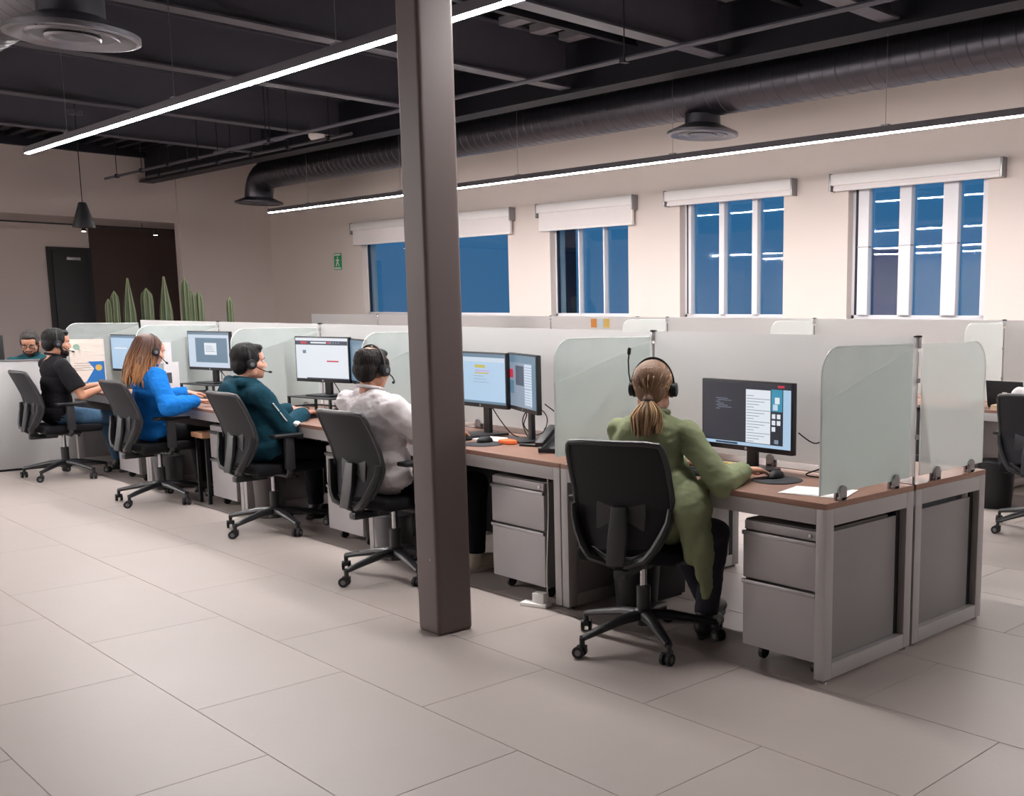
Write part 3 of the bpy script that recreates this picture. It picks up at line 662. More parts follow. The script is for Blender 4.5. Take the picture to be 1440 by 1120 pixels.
# second row odds and ends
lp = thing('laptop', 'black laptop with white badge standing on the second row desk', 'laptop', (-1.5, 4.5, .751), rad(180))
MB().box(-.16, .16, -.11, .11, 0, .016).build('base', m_black, lp, bevel=.004)
MB().box(-.16, .16, 0, .008, 0, .21, T((0, .11, .014), 0, rad(-12))).build('lid', m_black, lp, bevel=.003)
MB().box(-.02, .02, .0082, .009, .09, .12, T((0, .11, .014), 0, rad(-12))).build('badge', m_white, lp)
for k in range(3):
    tag(MB().box(-.13, .13, -.09, .09, 0, .014, T((-1.38, 4.24, .751+.0145*k), rad(5*k-4))).build('folder', mat('folder_paper', '#c9ab93', .7, rnd=.1), bevel=.002), ('beige folder at the bottom of the pile before the laptop', 'beige folder in the middle of the pile before the laptop', 'beige folder on top of the pile before the laptop')[k], 'folder')
ar = thing('framed_print', 'black framed print with white ring above the dividers', 'picture', (-8.42, 4.9, .751))
MB().box(-.3, .3, 0, .02, 0, .665).build('frame', m_black, ar, bevel=.004)
rg = MB()
n = 40
rg.add([(r*cos(2*pi*i/n), yy, .44+r*sin(2*pi*i/n)) for yy in (-.003, -.0005) for r in (.2, .17) for i in range(n)], [(i, (i+1) % n, n+(i+1) % n, n+i) for i in range(n)]); rg.build('ring', m_white, ar)
MB().box(-.26, .26, -.0004, 0, .04, .62).build('print', mat('print_charcoal', '#3a3436', .6), ar)
bt = thing('dark_bottle', 'small dark green bottle standing on the second row', 'bottle', (-6.35, 4.93, .751))
MB().lathe([(.04, 0), (.045, .02), (.045, .5), (.02, .58), (.018, .66), (.022, .665), (.022, .68)], 16).build('body', mat('bottle_green', '#1f3c33', .25), bt, smooth=True); MB().lathe([(.024, .665), (.024, .70)], 12).build('cap', m_black, bt)
for k, cc in enumerate(('#d98f4a', '#c6d6df', '#d5b765')):
    tag(MB().box(-.05, .05, -.001, .001, -.05, .05, T((-6.95+.11*k, 4.80, 1.37))).build('sticky_note', mat('note_%d' % k, cc, .7)), ('orange', 'pale blue', 'yellow')[k]+' sticky note on the second row glass', 'note')
bk = tag(MB().box(-.36, .36, -.05, .05, 0, .56, T((-13.5, 4.95, .751))).build('dark_box', m_rubber, bevel=.006), 'long dark grey box standing behind the second row', 'box')
# cacti in a planter
pl_ = thing('planter', 'long dark planter box holding the cacti', 'planter', (-15.5, 3.35, 0))
m_plant = mat('planter_dark', '#2e2a2a', .6)
MB().box(-.3, .3, -1.15, 1.2, 0, .03).box(-.3, -.27, -1.15, 1.2, .03, .6).box(.27, .3, -1.15, 1.2, .03, .6).box(-.27, .27, -1.15, -1.12, .03, .6).box(-.27, .27, 1.17, 1.2, .03, .6).build('box', m_plant, pl_, bevel=.005)
MB().box(-.27, .27, -1.12, 1.17, .03, .52).build('soil', mat('soil', '#3a2e26', .95, bump=.5), pl_)
m_cact = mat('cactus_green', '#4c5a40', .6, var=.15, scale=4); m_rib = mat('cactus_rib_pale', '#84896a', .7)
def cactus(y, ztop, r, kind, label, dx=0, base=.52):
    t = thing('cactus', label, 'cactus', (-15.5+dx, y, base), random.random()); h = ztop-base; n = 7
    prof = []
    for i in range(15):
        s = i/14; z = h*s
        if kind == 'point': k = 1 if s < .62 else max(.06, (1-(s-.62)/.38))**.8
        else: k = 1 if s < .86 else max(.05, (1-((s-.86)/.14)**2)**.5)
        prof.append((r*k*(.85+.15*min(1, s*4)), z))
    vs = []; m = n*6
    for rr, z in prof:
        for j in range(m):
            a = 2*pi*j/m; vs.append((rr*(1+.16*cos(n*a))*cos(a), rr*(1+.16*cos(n*a))*sin(a), z))
    fs = [(i*m+j, i*m+(j+1) % m, (i+1)*m+(j+1) % m, (i+1)*m+j) for i in range(14) for j in range(m)]+[tuple(14*m+j for j in range(m))]
    MB().add(vs, fs).build('stem', m_cact, t, smooth=True, angle=80)
    for k in range(n):
        a = 2*pi*k/n; MB().tube([(rr*1.165*cos(a), rr*1.165*sin(a), z) for rr, z in prof], .006, 4).build('rib_spines', m_rib, t)
for q in ((2.47, 1.66, .055, 'r', 'short round topped cactus at the planter end by the door'), (2.56, 1.78, .06, 'r', 'slim dark cactus second from the planter end'), (2.76, 1.98, .095, 'point', 'tall pointed cactus beside the slim dark cactus'), (3.02, 1.83, .09, 'r', 'stout round topped cactus between the two pointed ones'), (3.29, 2.02, .1, 'point', 'tall pointed cactus with pale tip by the dark wall'), (3.6, 2.01, .075, 'r', 'tall columnar cactus before the wall edge'), (3.70, 1.80, .06, 'r', 'short cactus squeezed beside the tall columnar one'), (3.80, 1.80, .075, 'r', 'dark stout cactus at the right of the cluster'), (4.29, 1.72, .055, 'r', 'single small cactus standing apart before the pink wall')):
    cactus(q[0], q[1], q[2]*.8, *q[3:])

# ---------------- office chairs ----------------
m_mesh = mat('chair_mesh', '#26262a', .75, var=.12, scale=90, bump=.25, bscale=500, spec=.3)
m_frame2 = mat('chair_frame', '#2b2b2f', .45, var=.08)
m_seat = mat('chair_seat_fabric', '#17171a', .9, bump=.2, bscale=300, spec=.2)
m_wheel = mat('caster_grey', '#6f6f72', .4, .4)
m_base = mat('chair_base', '#26262a', .38, .1, var=.1)
def back_y(z):      # profile of the backrest, bends forward at the waist
    pts = [(.44, -.275), (.50, -.265), (.60, -.235), (.66, -.225), (.75, -.245), (.85, -.285), (.96, -.335)]
    for (a, ya), (b, yb) in zip(pts, pts[1:]):
        if z <= b: k = max(0, (z-a)/(b-a)); return ya+(yb-ya)*k
    return pts[-1][1]
def back_w(z):
    pts = [(.44, .115), (.48, .155), (.56, .20), (.64, .224), (.70, .226), (.85, .225), (.93, .218), (.955, .205), (.965, .18)]
    for (a, ya), (b, yb) in zip(pts, pts[1:]):
        if z <= b: k = max(0, (z-a)/(b-a)); return ya+(yb-ya)*k
    return pts[-1][1]
def chair(label, x, y, rz, brz, seat=.0):
    t = thing('office_chair', label, 'chair', (x, y, 0), rz)
    R = .335
    for k in range(5):
        a = brz-rz+2*pi*k/5; d = V((cos(a), sin(a), 0)); q = V((-sin(a), cos(a), 0))
        MB().tube([d*.02+V((0, 0, .135)), d*.12+V((0, 0, .13)), d*.24+V((0, 0, .108)), d*R+V((0, 0, .088))], [.034, .03, .024, .019], 10, flat=.75).build('base_leg', m_base, t, smooth=True)
        cs = MB().tube([d*R+V((0, 0, .09)), d*R+V((0, 0, .045))], .012, 10).box(-.01, .01, -.02, .02, .03, .058, T(d*R, a+.6)).build('caster', m_base, t)
        for s in (-1, 1):
            MB().lathe([(.020, -.008), (.0275, -.007), (.0275, .007), (.02, .008)], 18, T(d*R+V((0, 0, .0275)), a+.6) @ T((s*.017, -.012, 0), 0, 0, pi/2)).build('wheel', m_black, cs)
            MB().lathe([(.013, -.0095), (.0135, .0095)], 14, T(d*R+V((0, 0, .0275)), a+.6) @ T((s*.017, -.012, 0), 0, 0, pi/2)).build('hub_cap', m_wheel, cs)
    MB().lathe([(.045, .09), (.045, .155), (.032, .165), (.032, .27)], 20).build('hub', m_base, t, smooth=True)
    MB().lathe([(.016, .26), (.016, .4)], 16).build('gas_lift', m_chrome, t, smooth=True)
    MB().box(-.09, .09, -.16, .12, .385, .415).box(-.03, .03, -.27, -.05, .36, .4).build('mechanism', m_base, t, bevel=.01)
    MB().tube([(.09, .04, .4), (.2, .05, .395), (.23, .05, .39)], [.006, .006, .012], 8).build('lever', m_base, t)
    sv = MB(); sv.box(-.235, .235, -.215, .255, .415, .485); sv.build('seat', m_seat, t, bevel=.032, seg=4)
    # mesh back
    n, k = 26, 16; vs = []
    for i in range(n+1):
        z = .50+(.955-.50)*i/n; w = back_w(z)-.012
        for j in range(k+1):
            u = -1+2*j/k; vs.append((u*w, back_y(z)+.028*u*u-.012, z))
    nn = len(vs); vs += [(p[0], p[1]-.006, p[2]) for p in vs]
    fs = [(i*(k+1)+j, i*(k+1)+j+1, (i+1)*(k+1)+j+1, (i+1)*(k+1)+j) for i in range(n) for j in range(k)]
    fs += [tuple(nn+q for q in reversed(f_)) for f_ in fs]
    bdr = [j for j in range(k+1)]+[i*(k+1)+k for i in range(1, n+1)]+[n*(k+1)+j for j in range(k-1, -1, -1)]+[i*(k+1) for i in range(n-1, 0, -1)]
    fs += [(bdr[q], bdr[(q+1) % len(bdr)], nn+bdr[(q+1) % len(bdr)], nn+bdr[q]) for q in range(len(bdr))]
    MB().add(vs, fs).build('mesh_back', m_mesh, t, smooth=True, angle=60)
    # outer frame
    zs = [.955-.455*i/26 for i in range(27)]
    L = [(-back_w(z), back_y(z)+.018, z) for z in zs]; Rr = [(back_w(z), back_y(z)+.018, z) for z in reversed(zs)]
    top = [(u*back_w(.965), back_y(.96)+.02*u*u-.008, .962) for u in [1-.2*i for i in range(1, 10)]]
    pts = L+[(-.06, back_y(.46)-.0, .452), (.06, back_y(.46), .452)]+Rr+top+[L[0]]
    MB().tube(pts, .013, 8).build('back_frame', m_frame2, t, smooth=True)
    # lower V, wide struts
    for s in (-1, 1):
        zz = [.68, .62, .56, .50, .46]
        MB().tube([(s*back_w(z)*(1 if z > .6 else .97), back_y(z)-.012, z) for z in zz]+[(s*.04, -.255, .425), (0, -.2, .39)], [.016, .022, .026, .026, .026, .026, .022], 8, flat=.7).build('back_strut', m_frame2, t, smooth=True)
    sp = MB(); p8 = []
    for z, w_ in ((.43, .042), (.55, .045), (.68, .034)):
        for sx in (-1, 1):
            for dy in (-.045, -.02): p8.append((sx*w_, back_y(z)+dy, z))
    fs = []
    for i in (0, 4): fs += [(i, i+1, i+5, i+4), (i+2, i+6, i+7, i+3), (i, i+4, i+6, i+2), (i+1, i+3, i+7, i+5)]
    fs += [(0, 2, 3, 1), (8, 9, 11, 10)]
    sp.add(p8, fs).build('spine', m_frame2, t, bevel=.008)
    lv = MB().box(-.115, .115, -.03, -.014, .575, .70)
    lv.v = [V((p.x, p.y+back_y(p.z)+.02*(p.x/.115)**2, p.z)) for p in lv.v]; lv.build('lumbar_pad', m_frame2, t, bevel=.012, seg=3)
    # arms
    for s in (-1, 1):
        MB().tube([(s*.10, -.02, .405), (s*.25, -.02, .405), (s*.275, -.02, .43), (s*.278, -.02, .50)], .019, 10).build('arm_bracket', m_frame2, t, smooth=True)
        MB().box(s*.278-.018, s*.278+.018, -.05, .012, .45, .665).build('arm_post', m_frame2, t, bevel=.008)
        MB().box(s*.27-.042, s*.27+.042, -.13, .12, .665, .69).build('arm_pad', m_black, t, bevel=.012, seg=3)
    return t
CH = [('black mesh office chair of the person in the olive jacket', -.955, -.11, rad(24), rad(-97)),
      ('black mesh office chair of the person in the white shirt', -2.92, -.20, rad(4), rad(-82)),
      ('black mesh office chair of the person in the teal hoodie', -4.66, -.09, rad(2), rad(-73)),
      ('black mesh office chair of the person in the blue blouse', -6.41, -.185, rad(3), rad(-62)),
      ('black mesh office chair of the person in the black shirt', -8.33, -.30, rad(2), rad(-50)),
      ('empty black mesh chair seen through the frosted far side panel', -.62, 1.62, rad(185), rad(20)),
      ('black mesh office chair at the second row by the bin', -.76, 3.50, rad(8), rad(170))]
for q in CH: chair(*q)
# ---------------- people ----------------
def cap_prim(a, ra, b, rb, n=14, flat=False):
    a, b = V(a), V(b); d = b-a; L = d.length; d = d.normalized() if L > 1e-6 else V((0, 0, 1))
    prof = []
    if flat: prof = [(ra*.5, 0), (ra, .002), (rb, L-.002), (rb*.5, L)]
    else:
        for i in range(1, 6): t = pi/2*i/5; prof.append((ra*sin(t), -ra*cos(t)))
        for i in range(0, 5): t = pi/2*i/5; prof.append((rb*cos(t), L+rb*sin(t)))
    q = d.to_track_quat('Z', 'Y').to_matrix().to_4x4(); mb = MB().lathe(prof, n, M.Translation(a) @ q); return mb.v, mb.f
def ell_prim(c, r, R=None):
    mb = MB(); prof = [(sin(pi*i/12), -cos(pi*i/12)) for i in range(1, 12)]
    mb.lathe(prof, 20, M.Translation(V(c)) @ (R.to_4x4() if R else M.Identity(4)) @ M.Diagonal((*r, 1))); return mb.v, mb.f
def blob(name, prims, voxel, m, parent, it=4, disp=None, origin=V((0, 0, 0)), keep=None, decimate=0):
    mb = MB()
    for vs, fs in prims: mb.add(vs, fs)
    me = mb.mesh('tmp'); o = bpy.data.objects.new('tmp', me); col.objects.link(o)
    r = o.modifiers.new('r', 'REMESH'); r.mode = 'VOXEL'; r.voxel_size = voxel; r.adaptivity = 0
    s = o.modifiers.new('s', 'SMOOTH'); s.factor = .5; s.iterations = it
    if decimate: dm = o.modifiers.new('d', 'DECIMATE'); dm.ratio = decimate
    dg = bpy.context.evaluated_depsgraph_get(); me2 = bpy.data.meshes.new_from_object(o.evaluated_get(dg)); me2.name = name
    bpy.data.objects.remove(o); bpy.data.meshes.remove(me)
    if disp:
        amp, sc, st = disp; nr = [v.normal.copy() for v in me2.vertices]
        for v, nn in zip(me2.vertices, nr):
            p = v.co; q = V((p.x*st[0], p.y*st[1], p.z*st[2]))*sc
            v.co = p+nn*amp*(noise.noise(q)+.6*(.5-abs(noise.noise(q*2.1)))+.3*noise.noise(q*4.3))
    if keep:
        bm = bmesh.new(); bm.from_mesh(me2); bmesh.ops.delete(bm, geom=[v for v in bm.verts if not keep(v.co)], context='VERTS'); bm.to_mesh(me2); bm.free()
    me2.transform(M.Translation(-origin)); me2.materials.clear(); me2.materials.append(m); me2.shade_smooth()
    return link(name, me2, m, parent)
def ik(a, c, l1, l2, pole):
    a, c = V(a), V(c); d = c-a; D = min(d.length, (l1+l2)*.995); u = d.normalized()
    x = (l1*l1-l2*l2+D*D)/(2*D); h = math.sqrt(max(0, l1*l1-x*x)); p = V(pole)-u*V(pole).dot(u); p.normalize()
    return a+u*x+p*h, a+u*D
def frame(fwd, upv=(0, 0, 1)):
    f_ = V(fwd).normalized(); r_ = f_.cross(V(upv)).normalized(); u_ = r_.cross(f_); return r_, f_, u_
def rotm(r_, f_, u_): return M(((r_.x, f_.x, u_.x), (r_.y, f_.y, u_.y), (r_.z, f_.z, u_.z)))

SKIN = mat('skin', '#c08a70', .5, var=.06, scale=14, bump=.05, bscale=200)
SKIN_PINK = mat('skin_light', '#cf9a84', .5, var=.06, scale=14, bump=.05, bscale=200)
m_shoe_w = mat('cream_shoe', '#cfc6b4', .6, var=.05); m_shoe_b = mat('black_shoe', '#19191c', .5); m_sole = mat('white_sole', '#d8d4cc', .6)
m_eye = mat('eye_white', '#e8e4e0', .2); m_iris = mat('iris', '#2a1d16', .2)

def hand_prims(w_, d, pn, side, curl=.5, s=1.0):
    # w_: wrist, d: direction of the hand, pn: back-of-hand normal, side=+1 right hand
    d = V(d).normalized(); pn = (V(pn)-d*V(pn).dot(d)).normalized(); ac = d.cross(pn)*1.0    # ac: towards little finger for the right hand
    ac = ac*side; P = []; fl = [(.95, -.026), (1.05, -.009), (1.0, .009), (.8, .025)]
    for k, (ln, off) in enumerate(fl):
        a = w_+ac*off*.55*s; b = w_+d*.085*s+ac*off*s; P.append(cap_prim(a, .016*s, b, .0125*s, 10))
        p = b; ang = .15
        for seg, L in enumerate((.042, .027, .022)):
            ang += curl*(.55 if seg == 0 else .6); q = p+(d*cos(ang)-pn*sin(ang))*L*ln*s; P.append(cap_prim(p, (.0098-.001*seg)*s, q, (.0092-.001*seg)*s, 8)); p = q
    a = w_+d*.025*s-ac*.024*s-pn*.006; b = a+(d*.62-ac*.62-pn*.25).normalized()*.042*s; c = b+(d*.9-ac*.2-pn*.25).normalized()*.030*s; e = c+(d*.95+ac*.1-pn*.2).normalized()*.022*s
    P += [cap_prim(w_+d*.01, .017*s, a, .016*s, 10), cap_prim(a, .0145*s, b, .0115*s, 10), cap_prim(b, .0112*s, c, .0098*s, 8), cap_prim(c, .0098*s, e, .0085*s, 8)]
    return P

def person(label, hub, yaw, neck, head_yaw, head_pitch, hands, feet, st):
    hub = V((hub[0], hub[1], 0)); F = V((-sin(yaw), cos(yaw), 0)); R = V((cos(yaw), sin(yaw), 0)); U = V((0, 0, 1)); k = st.get('k', 1.0)
    t = thing('person', label, 'person', hub)
    neck = V(neck); sh = st.get('shoulder', .17)*k; zs = st.get('seat', .485)
    pel = hub-F*st.get('back', .045)+U*(zs+.095)
    spine = lambda s: pel.lerp(neck, s)+F*(.01*sin(pi*s))
    dr = (neck-pel).normalized(); r_, f_, u_ = frame(F-dr*F.dot(dr), dr); RT = rotm(R, (F-dr*F.dot(dr)).normalized(), dr)
    hf = V((-sin(head_yaw), cos(head_yaw), 0)); hf = (hf*cos(head_pitch)+U*sin(head_pitch)).normalized(); hr, hfw, hu = frame(hf); HM = rotm(hr, hfw, hu)
    Hc = neck+V((0, 0, .118))+hfw*.028; HP = lambda x, y, z: Hc+hr*x+hfw*y+hu*z
    skin = st.get('skin', SKIN)
    # joints
    shR, shL = neck+R*sh-U*.082, neck-R*sh-U*.082
    ua, fa = .285*k, .255*k; J = {}
    for nm, s, S, hnd in (('R', 1, shR, hands[0]), ('L', -1, shL, hands[1])):
        e, w_ = ik(S, hnd, ua, fa, R*s*st.get('flare', .55)-U*1.0-F*.25); J['e'+nm] = e; J['w'+nm] = w_; J['s'+nm] = S
    for nm, s, ft in (('R', 1, feet[0]), ('L', -1, feet[1])):
        hp = pel+R*s*.095-U*.015+F*.02; kn, an = ik(hp, V((ft[0], ft[1], .085)), .42*k, .41*k, F*.6+U*1.0+R*s*.12); J['h'+nm] = hp; J['k'+nm] = kn; J['a'+nm] = an
    # ---- body ----
    P = [ell_prim(spine(0), (.15, .105, .10), RT), ell_prim(spine(.3), (.13, .095, .14), RT), ell_prim(spine(.65), (.145, .10, .16), RT), ell_prim(spine(.85), (.14, .085, .08), RT)]
    P += [cap_prim(shR, .038, shL, .038)]
    for nm in 'RL':
        P += [cap_prim(neck-U*.03, .040, J['s'+nm], .034), cap_prim(J['s'+nm], .046*k, J['e'+nm], .036*k), cap_prim(J['e'+nm], .038*k, J['w'+nm], .025*k)]
        P += [cap_prim(J['h'+nm], .075, J['k'+nm], .05), cap_prim(J['k'+nm], .048, J['a'+nm], .032), ell_prim(J['a'+nm]+F*.06-U*.045, (.036, .1, .032), rotm(R, F, U))]
    for nm, s in (('R', 1), ('L', -1)):
        hd = st.get('hd'+nm); d = V(hd) if hd else (J['w'+nm]-J['e'+nm]); d = V((d.x, d.y, d.z*.3-.03)).normalized()
        P += hand_prims(J['w'+nm], d, (0, 0, 1), s, st.get('curl', .45), .97*k)
    P += [cap_prim(neck-U*.03, .058, HP(0, -.012, -.05), .052), cap_prim(neck, .052, HP(0, .0, -.07), .05)]
    he = lambda c, r: P.append(ell_prim(HP(*c), r, HM))
    he((0, -.012, .032), (.076, .096, .086)); he((0, .03, -.025), (.064, .066, .088)); he((0, .036, -.075), (.05, .05, .036)); he((0, .07, -.092), (.024, .022, .02))
    he((0, .05, .04), (.062, .05, .05))
    for s in (-1, 1):
        he((s*.045, .058, -.022), (.024, .028, .024)); he((s*.0775, -.004, -.008), (.011, .021, .033)); he((s*.011, .098, -.031), (.011, .012, .010)); he((s*.052, .0, -.065), (.02, .035, .03))
    P += [cap_prim(HP(0, .088, .012), .010, HP(0, .108, -.026), .0135), cap_prim(HP(-.04, .078, .024), .014, HP(.04, .078, .024), .014), cap_prim(HP(-.02, .088, -.055), .009, HP(.02, .088, -.055), .009), cap_prim(HP(-.017, .086, -.066), .010, HP(.017, .086, -.066), .010)]
    blob('body', P, st.get('vox', .0065), skin, t, 3, None, hub)
    for s in (-1, 1):
        e = MB(); v_, q_ = ell_prim(HP(s*.031, .079, .004)-hub, (.0135, .0135, .011)); e.add(v_, q_); eo = e.build('eye', m_eye, t, smooth=True, angle=80)
        e = MB(); v_, q_ = ell_prim(HP(s*.031, .0905, .003)-hub, (.0055, .003, .0055), HM); e.add(v_, q_); e.build('iris', m_iris, eo, smooth=True, angle=80)
        MB().tube([HP(s*.016, .094, .020)-hub, HP(s*.034, .093, .026)-hub, HP(s*.05, .082, .021)-hub], [.004, .005, .003], 6).build('eyebrow', st['hairm'], t, smooth=True)
    MB().tube([HP(-.02, .0955, -.060)-hub, HP(0, .0985, -.060)-hub, HP(.02, .0955, -.060)-hub], [.003, .005, .003], 6).build('lips', mat('lip', '#a8615a', .5), t, smooth=True)
    # ---- top ----
    g = st.get('loose', .016); Q = [ell_prim(spine(.0), (.165+g, .112+g*.3, .11), RT), ell_prim(spine(.22), (.15+g, .108+g*.3, .15), RT), ell_prim(spine(.5), (.155+g, .106+g*.3, .17), RT), ell_prim(spine(.75), (.158+g, .10+g*.4, .13), RT)]
    Q += [cap_prim(shR, .048+g*.45, shL, .048+g*.45)]
    for nm in 'RL':
        S, e, w_ = J['s'+nm], J['e'+nm], J['w'+nm]; Q += [cap_prim(neck-U*.03, .056, S, .05)]
        if st['sleeve'] == 'short': Q += [cap_prim(S, .052*k+g*.4, S.lerp(e, .35), .058*k+g*.5), cap_prim(S.lerp(e, .2), .058*k+g*.5, S.lerp(e, .78), .058*k+g*.6, flat=True)]
        else: Q += [cap_prim(S, .052*k+g*.45, e, .047*k+g*.6), cap_prim(e, .048*k+g*.7, e.lerp(w_, .55), .042*k+g*.6), cap_prim(e.lerp(w_, .4), .044*k+g*.6, e.lerp(w_, .97), .033*k+g*.5, flat=True)]
    Q += st['extra'](locals()) if 'extra' in st else []
    blob('top', Q, .0085, st['topm'], t, 5, (st.get('wr', .006), 9, (1, 1, 1.6)), hub)
    # collar ring
    if st.get('collar', 1): MB().tube([neck+R*.066*cos(a)+F*(.066*sin(a)+.004)+U*(.012-.014*sin(a))-hub for a in [2*pi*i/20 for i in range(21)]], .010*st.get('collar', 1), 8).build('collar', st['topm'], t, smooth=True)
    # ---- trousers ----
    Q = [ell_prim(spine(0)-U*.01, (.158, .108, .09), RT)]
    for nm in 'RL':
        Q += [cap_prim(J['h'+nm], .088, J['k'+nm], .068), cap_prim(J['k'+nm], .066, J['k'+nm].lerp(J['a'+nm], .6), .056), cap_prim(J['k'+nm].lerp(J['a'+nm], .5), .058, J['k'+nm].lerp(J['a'+nm], .96), .056, flat=True)]
    blob('trousers', Q, .011, st['pantm'], t, 4, (.006, 10, (1, 1, 1)), hub)
    for nm in 'RL':
        a = J['a'+nm]; b = V((a.x, a.y, 0)); Q = [ell_prim(b+F*.05+U*.05, (.043, .125, .045), rotm(R, F, U)), cap_prim(b-F*.03+U*.05, .045, b+U*.1-F*.005, .044), ell_prim(b+F*.13+U*.038, (.042, .055, .034), rotm(R, F, U))]
        so = blob('shoe', Q, .007, st['shoem'], t, 3, None, hub, keep=lambda c: c.z > .012)
        sp = [(.045*cos(q)*(1 if sin(q) > 0 else .85), .05+.135*sin(q)) for q in [2*pi*i/24 for i in range(24)]]
        s2 = MB().prism(sp, 2, .0, .02); s2.v = [b-hub+R*p.x+F*p.y+U*p.z for p in s2.v]; s2.build('sole', m_sole if st['shoem'] is m_shoe_w else m_rubber, so, bevel=.004)
    return dict(t=t, HP=HP, HM=HM, Hc=Hc, hub=hub, J=J, neck=neck, R=R, F=F, U=U)

def short_hair(p, m, lift=0, crown=None, front=.0):
    HP, HM, hub = p['HP'], p['HM'], p['hub']
    Q = [ell_prim(HP(0, -.018+front*.5, .042+lift*.5), (.084, .098+front*.4, .084+lift), HM), ell_prim(HP(0, -.055, -.012), (.076, .056, .07), HM), ell_prim(HP(0, .05+front, .088+lift), (.056, .035, .026), HM)]
    for s in (-1, 1): Q.append(ell_prim(HP(s*.066, .022, .03), (.016, .034, .036), HM))
    Hc = p['Hc']; inv = HM.transposed()
    def keep(c):
        q = inv @ (c-Hc)
        if q.y > .055 and q.z < .062: return False
        if q.y > .02 and q.z < -.02: return False
        if crown and noise.noise(c*55)*.9 + 1.0 < 0: return False
        if crown:
            d = ((q.x-crown[0])/crown[3])**2+((q.y-crown[1])/crown[3])**2
            if q.z > .06 and d < 1+.5*noise.noise(c*60): return False
        return True
    return blob('hair', Q, .006, m, p['t'], 2, (.0035, 34, (1, 1, .6)), hub, keep)

def headset(p, label, mic=1, boom='front', m=None):
    HP, hub, HM = p['HP'], p['hub'], p['HM']; m = m or m_black
    t = thing('headset', label, 'headset', p['Hc']); o = p['Hc']
    pts = [HP(.094*sin(a), -.012, .008+.122*cos(a))-o for a in [rad(-88+176*i/24) for i in range(25)]]
    MB().tube(pts, .008, 8, flat=.55).build('headband', m, t, smooth=True)
    for s in (-1, 1):
        c0, c1 = HP(s*.078, -.005, -.008)-o, HP(s*.108, -.005, -.008)-o
        ec = MB().tube([c0, c0.lerp(c1, .3), c0.lerp(c1, .32), c0.lerp(c1, .9), c1], [.034, .036, .032, .031, .024], 24).build('ear_cup', m, t, smooth=True)
        MB().tube([c1, c1+(c1-c0)*.08], .014, 16).build('cup_badge', m_wheel, ec)
    s = mic
    if boom == 'front': bp = [HP(s*.10, .0, -.012), HP(s*.105, .04, -.04), HP(s*.085, .085, -.062), HP(s*.055, .115, -.068)]
    else: bp = [HP(s*.10, .0, .0), HP(s*.112, .0, .06), HP(s*.115, -.0, .115), HP(s*.112, .0, .15)]
    MB().tube([q-o for q in bp], .0035, 6).build('microphone_boom', m, t, smooth=True)
    v_, q_ = cap_prim(bp[-1]-o, .008, bp[-1]-o+(bp[-1]-bp[-2]).normalized()*.018, .008, 10); MB().add(v_, q_).build('microphone', m, t, smooth=True)

def fabric(name, c, **kw): return mat(name, c, .9, var=.08, scale=8, bump=.12, bscale=350, spec=.2, **kw)
hair_dk = mat('dark_hair', '#191413', .6, spec=.25, var=.35, scale=8, stretch=(20, 20, 4), bump=.6, bscale=6)
hair_bk = mat('black_hair', '#141214', .6, spec=.25, var=.35, scale=8, stretch=(20, 20, 4), bump=.6, bscale=6)
hair_gr = mat('greying_hair', '#2a2423', .6, var=.3, scale=8, stretch=(20, 20, 4), bump=.6, bscale=6)
m_olive = fabric('olive_cotton', '#8b9372'); m_whitet = fabric('white_cotton', '#e2dddf'); m_tealh = fabric('teal_fleece', '#17404f'); m_bluev = fabric('blue_satin', '#1671c4'); m_blackt = fabric('black_cotton', '#1d1c20')
m_jean = fabric('grey_denim', '#3f3e48'); m_jean2 = fabric('blue_denim', '#44617c'); m_blackp = fabric('black_trousers', '#15151a'); m_teal2 = fabric('teal_shirt', '#1d4a52')

# --- person in the olive jacket ---
def jacket(L):
    spine, R, F, U, RT, pel = L['spine'], L['R'], L['F'], L['U'], L['RT'], L['pel']; neck = L['neck']
    q = [ell_prim(pel+R*.19+F*.02+U*.08, (.08, .12, .18), RT), ell_prim(pel+R*.27+F*.0+U*.085, (.075, .155, .12), rotm(R, F, U)), ell_prim(pel+R*.285+F*.0-U*.03, (.05, .125, .15), rotm(R, F, U)), ell_prim(pel+R*.325-F*.0-U*.13, (.026, .105, .13), rotm(R, F, U)), ell_prim(pel+R*.33+F*.01-U*.23, (.018, .06, .10), rotm(R, F, U))]
    q += [cap_prim(neck-F*.045+U*.0-R*.05, .028, neck-F*.045+R*.05, .028), ell_prim(spine(.8)-F*.06, (.13, .06, .10), RT)]
    return q
p1 = person('person in an olive jacket with blonde brown tied back hair, hand on mouse', (-.955, -.11), rad(22), (-.90, -.10, 1.055), rad(34), rad(-4), ((-.655, .235, .795), (-1.0, .22, .80)), ((-.82, .16), (-.98, .36)),
    dict(topm=m_olive, pantm=m_jean, shoem=m_shoe_b, hairm=hair_dk, sleeve='long', loose=.026, wr=.008, shoulder=.165, k=.97, extra=jacket, skin=SKIN_PINK, flare=.9, hdR=(.5, .9, -.02), collar=1.6, back=.07))
hmat = attr_mat('streaked_hair', .45, .3)
def hcol(a, b, k): return tuple(x+(y-x)*k for x, y in zip(lin(a)[:3], lin(b)[:3]))+(1,)
